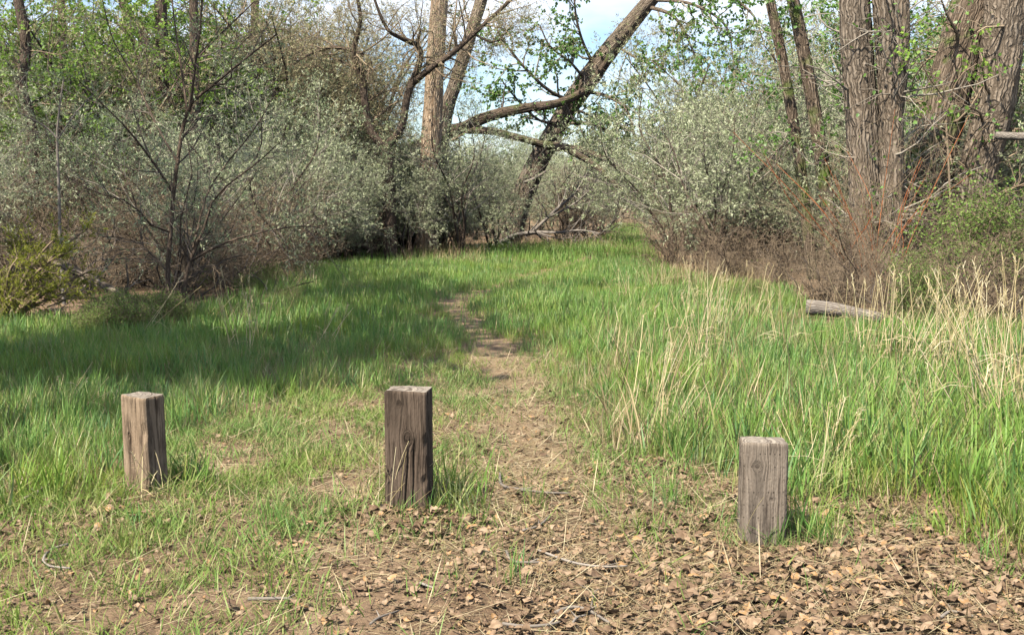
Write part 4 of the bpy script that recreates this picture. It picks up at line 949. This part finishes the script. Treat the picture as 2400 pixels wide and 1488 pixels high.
# ------------------------------------------------------------------ logs and dead wood
def deadwood(name, seed, limbs, label, cat_, wood, spec=None, S=18, ridge=.05, twig='dead', zfix=None):
    p = Plant(seed); W_ = [px_limb(*l) for l in limbs]; o = W_[0][0][0].copy()
    lims = [p.limb(P - o, R, S if R[0] > .04 else 7, .1, ridge if R[0] > .04 else 0, True) for P, R in W_]
    if spec: p.brush(lims, spec)
    r = root(name, o, label, cat_)
    link('log', p.wood.mesh('log', M[wood]), r)
    if p.twig.n: link('twigs', p.twig.mesh('twigs', M[twig]), r)
    return r
DW = [dict(n=7, t=(.2, 1), ang=(30, 80), La=(.25, .9), K=5, wig=.22, rr=.4, S=4), dict(n=4, t=(.2, 1), ang=(30, 70), Lr=(.3, .6), K=4, wig=.2, S=3)]
deadwood('fallen_log', 241, [([(1890, 720, 13.3), (1950, 725, 13.2), (2012, 737, 13.1), (2070, 747, 13.0)], [36, 34, 31, 27])], 'weathered grey log half hidden in dry grass at the right edge of the clearing', 'log', 'log', ridge=.04)
deadwood('fallen_log', 242, [([(95, 600, 14.4), (150, 622, 14.2), (215, 655, 14), (262, 680, 13.8), (310, 702, 13.6), (340, 735, 13.5)], [18, 20, 20, 19, 16, 14]), ([(205, 650, 14), (170, 668, 13.7), (140, 672, 13.5)], [7, 5, 4]), ([(215, 655, 14), (180, 690, 13.6), (110, 720, 13.3)], [8, 6, 4])],
         'brown fallen log sloping down beside the juniper', 'log', 'bark', DW, S=14)
deadwood('fallen_branch', 243, [([(585, 690, 16.5), (620, 700, 16.2), (650, 718, 16)], [16, 13, 8]), ([(600, 694, 16.4), (650, 685, 16), (700, 668, 15.8), (735, 660, 15.7)], [6, 5, 3, 2])], 'dark broken branch lying on the grass at the foot of the left thicket', 'branch', 'bark_dark', DW[:1], S=10, twig='twig_dark')
deadwood('fallen_branch', 244, [([(770, 585, 25), (810, 580, 24.8), (850, 575, 24.7), (870, 590, 24.6), (868, 620, 24.6)], [10, 11, 11, 9, 6]), ([(850, 577, 24.7), (862, 560, 24.8), (868, 520, 25)], [8, 7, 5])], 'bent dark limb arching low over the grass below the forked tree', 'branch', 'bark_dark', DW[:1], S=10, twig='twig_brown')
deadwood('dead_branch', 245, [([(1165, 572, 35), (1205, 552, 34.8), (1250, 545, 34.6), (1310, 545, 34.4), (1360, 540, 34.2), (1410, 548, 34)], [9, 9, 8, 6, 5, 3]), ([(1250, 542, 34.6), (1300, 495, 34.5), (1350, 450, 34.4), (1375, 410, 34.3), (1395, 390, 34.2)], [8, 7, 5, 4, 2]), ([(1290, 508, 34.5), (1350, 475, 34.2), (1385, 440, 34), (1410, 400, 33.8)], [6, 5, 4, 2]),
              ([(1255, 545, 34.6), (1310, 560, 34.2), (1360, 575, 34)], [5, 4, 2])], 'bleached dead branch sprawling at the foot of the leaning trunk', 'branch', 'dead', [dict(n=22, t=(.15, 1), ang=(30, 85), La=(.4, 1.5), K=5, wig=.2, rr=.5, S=4, rmin=.004), dict(n=5, t=(.2, 1), ang=(30, 70), Lr=(.3, .6), K=4, wig=.2, S=3)], S=10)
deadwood('broken_branch', 246, [([(1228, 428, 35.4), (1250, 420, 35.3), (1280, 402, 35.2)], [7, 8, 5])], 'short bleached stub of branch lodged on the leaning trunk', 'branch', 'dead', None, S=10, ridge=0)
copy_plant('dead_shrub', 'bare_a', 1330, 38.5, 1.15, .6, 'dark bare shrub under the leaning trunk behind the bleached branch', group='bare shrubs under the arch', names=('trunk', 'branches', 'crown'))
copy_plant('dead_shrub', 'bare_b', 1390, 39.5, 1.35, 2.6, 'bare grey brown shrub nearest the footpath beyond the leaning trunk', group='bare shrubs under the arch', names=('trunk', 'branches', 'crown'))
# weathered timber at the right edge
mb = MB(); rng = np.random.default_rng(17); a = at(2335, 318, 16.0); b = at(2440, 322, 15.6)
P, R = curve(mb, np.array([a, a * .6 + b * .4, b, b + (b - a) * 1.2]), [.055, .055, .057, .06], 22, rng, .04, .05, True)
a2 = at(2470, 330, 15.5); g2 = np.array([a2[0], a2[1], -.05])
r = root('timber_rail', g2, 'weathered grey timber jutting in at the right edge above the green shrub', 'timber')
link('beam', mb.mesh('beam', M['log']), r).location = -Vector(g2)
mb = MB(); curve(mb, np.array([g2, g2 * .5 + a2 * .5, a2 + np.array([0, 0, .06])]), [.08, .075, .07], 14, rng, .1, .05, True)
link('support', mb.mesh('support', M['bark_dark']), r).location = -Vector(g2)

# off to the left of the frame: the cottonwoods whose shade falls on the grass
def shade_tree(seed, x, y, h, label, n=11):
    p = Plant(seed); rng = p.rng; lims = [p.limb(np.array([[0, 0, -.1], [.1, 0, h * .3], [.0, .2, h * .6], [.2, .1, h * .9]]), [.32, .27, .2, .07], 20, .25, .07)]
    for k in range(n):
        a_ = rng.uniform(0, 6.28); z0 = h * rng.uniform(.45, .8); l_ = rng.uniform(1.5, 2.8)
        lims.append(p.limb(np.array([[.05, .05, z0], [cos(a_) * l_ * .5, sin(a_) * l_ * .5, z0 + l_ * .35], [cos(a_) * l_, sin(a_) * l_, z0 + l_ * .55]]), [.09, .06, .02], 8, .3))
    p.brush(lims[1:], [dict(n=9, t=(.2, 1), ang=(30, 80), La=(.7, 1.6), K=5, wig=.2, rr=.5, S=4), dict(n=6, t=(.2, 1), ang=(30, 75), La=(.3, .8), K=4, wig=.2, S=3)], dict(CW, n=10, Ls=(.11, .18), Ws=(.10, .16)))
    return p.place('cottonwood_tree', (x, y, float(hgt(x, y))), label, 'tree', 'bark', 'twig_grey', 'cotton')
shade_tree(251, -6.3, 4.6, 9.0, 'cottonwood outside the left edge shading the grass behind the left post')
shade_tree(252, -5.6, 7.6, 9.4, 'cottonwood outside the left edge shading the grass left of the footpath')
shade_tree(253, -6.7, 11.3, 10.5, 'cottonwood outside the upper left edge shading the far left of the clearing')
print('trees', round(time.time() - T0, 1), 's')

# ================================================================== DRY STALK CLUMPS
rng = np.random.default_rng(404)
def stalk_mesh(rng, h):
    mb = MB(); a = rng.uniform(-.10, .10, 2); b = rng.uniform(-.12, .12, 2)
    t = np.linspace(0, 1, 6); P = np.stack([a[0] * t * h + b[0] * t * t * h, a[1] * t * h + b[1] * t * t * h, t * h - .02], -1)
    r = .0032 * (1 - .55 * t); tubes(mb, P[None], r[None], 4, rng)
    if rng.uniform() < .55:       # seed head
        top = P[-1]; q = []
        for k in range(7): q.append([top + [0, 0, -.02 * k], top + [rng.normal(0, .012), rng.normal(0, .012), -.02 * k + .035]])
        tubes(mb, np.array(q), np.full((7, 2), .0018), 3, rng)
    if rng.uniform() < .7:        # one bent dry leaf
        i_ = int(rng.integers(1, 4)); d = nrm(np.array([rng.normal(), rng.normal(), .6])); l_ = rng.uniform(.08, .2)
        q = np.array([P[i_], P[i_] + d * l_ * .5, P[i_] + d * l_ + np.array([0, 0, -l_ * .35])]); tubes(mb, q[None], np.array([[.002, .0028, .001]]), 3, rng)
    return mb.mesh('stalk', M['stalk'])
STK = [stalk_mesh(rng, 1.0) for _ in range(14)]
CL = [(1545, 965, 11, .72, .22, 'dry stalk clump leaning right beside the tall grass, nearest the footpath'), (1660, 875, 15, .90, .0, 'tall dense sheaf of dry stalks in the middle of the right hand grass'),
      (1625, 740, 8, .80, -.05, 'dry stalks standing before the brown tangle under the silvery shrub'), (1860, 865, 5, .75, -.2, 'few dry stalks crossing left of the weathered log'),
      (1560, 1025, 5, .5, .45, 'short dry stalks slanting right near the middle of the front grass edge'), (1690, 800, 6, .7, .05, 'thin dry stalks just behind the dense sheaf'),
      (2010, 865, 12, .82, .0, 'dry stalk clump in front of the weathered log'), (2070, 880, 12, .85, .18, 'dry stalks fanning right in front of the red stemmed shrub'),
      (2145, 890, 13, .80, .25, 'dry stalks slanting right below the thick leaning trunk'), (2215, 905, 14, .90, .05, 'upright dry stalk clump below the smaller green shrub'),
      (2265, 880, 8, .85, -.05, 'dry stalks in front of the bright green shrub'), (2350, 1040, 16, 1.05, -.22, 'long dry stalks leaning left near the right edge'),
      (2385, 990, 14, 1.1, -.1, 'tallest dry stalks cut by the right edge'), (1945, 1120, 9, .42, .5, 'short dry stalks leaning right behind the short post'),
      (1470, 715, 6, .65, -.1, 'sparse dry stalks beside the bend of the footpath'), (1530, 690, 6, .62, .1, 'dry stalks at the foot of the large silvery shrub'),
      (1760, 760, 6, .7, .15, 'dry stalks left of the weathered log by the twin trunks'), (570, 835, 6, .80, -.02, 'upright dry stalks in the shaded grass at left'), (605, 800, 4, .72, .02, 'thin dry stalks just behind the upright ones in the shaded grass'),
      (150, 975, 5, .42, .3, 'short dry stalks behind and left of the tan post'), (740, 815, 5, .55, .45, 'dry stalks slanting right in the shaded grass'), (330, 790, 2, .85, .6, 'single long pale stem slanting right at the foot of the open branched tree'),
      (372, 1172, 4, .34, .12, 'dry stems against the front of the tan corner-on post'), (945, 1207, 4, .30, .15, 'dry stems against the front of the dark knotted post'), (880, 1195, 5, .32, -.05, 'dry stems left of the dark knotted post'),
      (1742, 1275, 3, .40, .0, 'dry stem at the left side of the short post'), (1900, 1160, 6, .45, -.1, 'dry stems right of the short post'), (2180, 1010, 6, .5, .2, 'bent dry stems low in the right hand grass'), (1960, 960, 5, .5, .35, 'slanting dry stems in the grass behind the short post')]
for (qx, qy, n, h, ln, lab) in CL:
    p = gnd(qx, qy); r = root('dry_grass_clump', (p[0], p[1], float(hgt(*p))), lab, 'dry grass', 'dry stalk clumps')
    for k in range(int(n * 1.35 + .5)):
        o = link('stalk', STK[int(rng.integers(0, 14))], r); s = h * rng.uniform(.6, 1.08)
        sp_ = .03 + .055 * min(h, 1); o.location = (rng.normal(0, sp_), rng.normal(0, sp_), -.01)
        o.rotation_euler = (rng.normal(0, .12), ln + rng.normal(0, .13), rng.uniform(-.5, .5)); th_ = rng.uniform(1.0, 1.5) / max(s, .01) ** .6
        o.scale = (s * th_, s * th_, s)
# ================================================================== STICKS
def stick(pts, wpx, label, seed):
    rng = np.random.default_rng(seed); g_ = gnd([q[0] for q in pts], [q[1] for q in pts]); P = np.concatenate([g_, hgt(g_[:, 0], g_[:, 1])[:, None]], 1)
    r0 = wpx / 2 * P[0, 1] / F; P[:, 2] += r0 + .016; o = P[0].copy(); mb = MB()
    curve(mb, P - o, [r0, r0 * .9, r0 * .6], 8, rng, .02, .06, True)
    if len(pts) > 2:
        i_ = len(pts) // 2; d = P[i_] - P[i_ - 1]; q = np.array([P[i_] - o, P[i_] - o + np.array([d[0] * .4 - d[1] * .4, d[1] * .4 + d[0] * .3, .012])])
        tubes(mb, q[None], np.array([[r0 * .6, r0 * .3]]), 5, rng)
    ob = link('fallen_stick', mb.mesh('fallen_stick', M['dead'])); ob.location = o; tag(ob, label, 'stick', 'pale sticks on the bare ground')
stick([(1172, 1118), (1176, 1148), (1215, 1160), (1275, 1168), (1335, 1170)], 7, 'long pale hooked stick across the footpath right of the knotted post', 1)
stick([(1186, 1302), (1200, 1326), (1240, 1331), (1292, 1329)], 7, 'pale hooked stick on bare earth below the knotted post', 2)
stick([(1302, 1453), (1338, 1441), (1378, 1446), (1428, 1476)], 10, 'thick pale bent stick at the bottom edge right of centre', 3)
stick([(1178, 1478), (1230, 1484), (1285, 1480), (1322, 1470)], 9, 'pale stick lying along the bottom edge at the centre', 4)
stick([(1262, 1300), (1340, 1330), (1410, 1342), (1470, 1340)], 6, 'thin curved stick between the footpath and the short post', 5)
stick([(582, 1417), (630, 1418), (672, 1420), (698, 1429)], 9, 'flat pale stick on the trodden grass at lower left', 6)
stick([(58, 1186), (85, 1172), (108, 1150)], 14, 'short thick grey stick at the left edge beside the tall grass', 7)
stick([(160, 1284), (120, 1296), (102, 1318), (118, 1334), (165, 1340)], 7, 'grey curved stick hooked in the grass at lower left', 8)
stick([(868, 1482), (890, 1466), (936, 1449)], 7, 'short pale stick at the bottom edge left of centre', 9)
stick([(1338, 1482), (1352, 1462), (1374, 1456)], 7, 'small forked stick touching the thick bent stick', 10)
stick([(1225, 1255), (1262, 1245), (1290, 1222)], 6, 'small forked twig on the dark earth of the footpath', 11)
stick([(1385, 1440), (1392, 1405), (1402, 1395)], 5, 'tiny twig standing on the litter above the thick bent stick', 12)
stick([(985, 1384), (1015, 1395)], 7, 'stubby pale stick on the sandy patch', 13)
stick([(2205, 1466), (2230, 1452), (2280, 1462)], 8, 'pale stick in the leaf litter at the lower right', 14)
# ================================================================== SEED HEADS
def puff(px, py, d, label):
    rng = np.random.default_rng(int(px)); top = at(px, py, d); gz = float(hgt(top[0], d)); r = root('dandelion', (top[0], d, gz), label, 'flower', 'dandelion seed heads')
    h = top[2] - gz; mb = MB(); tubes(mb, np.array([[[0, 0, 0], [.005, 0, h * .5], [0, 0, h]]]), np.full((1, 3), .0022), 5, rng); link('stem', mb.mesh('stem', M['shrub']), r)
    mb = MB(); v = nrm(rng.normal(size=(160, 3))); q = np.stack([v * .004, v * .019, v * .024 + rng.normal(0, .003, (160, 3))], 1) + np.array([0, 0, h])
    tubes(mb, q, np.tile([[.0006, .0009, .0016]], (160, 1)), 3, rng); link('seed_head', mb.mesh('seed_head', M['dead']), r)
puff(1027, 772, 12.0, 'small pale dandelion seed head in the shaded grass left of the footpath')
puff(2222, 852, 10.0, 'pale dandelion seed head among the dry stalks on the right')
print('done', round(time.time() - T0, 1), 's')
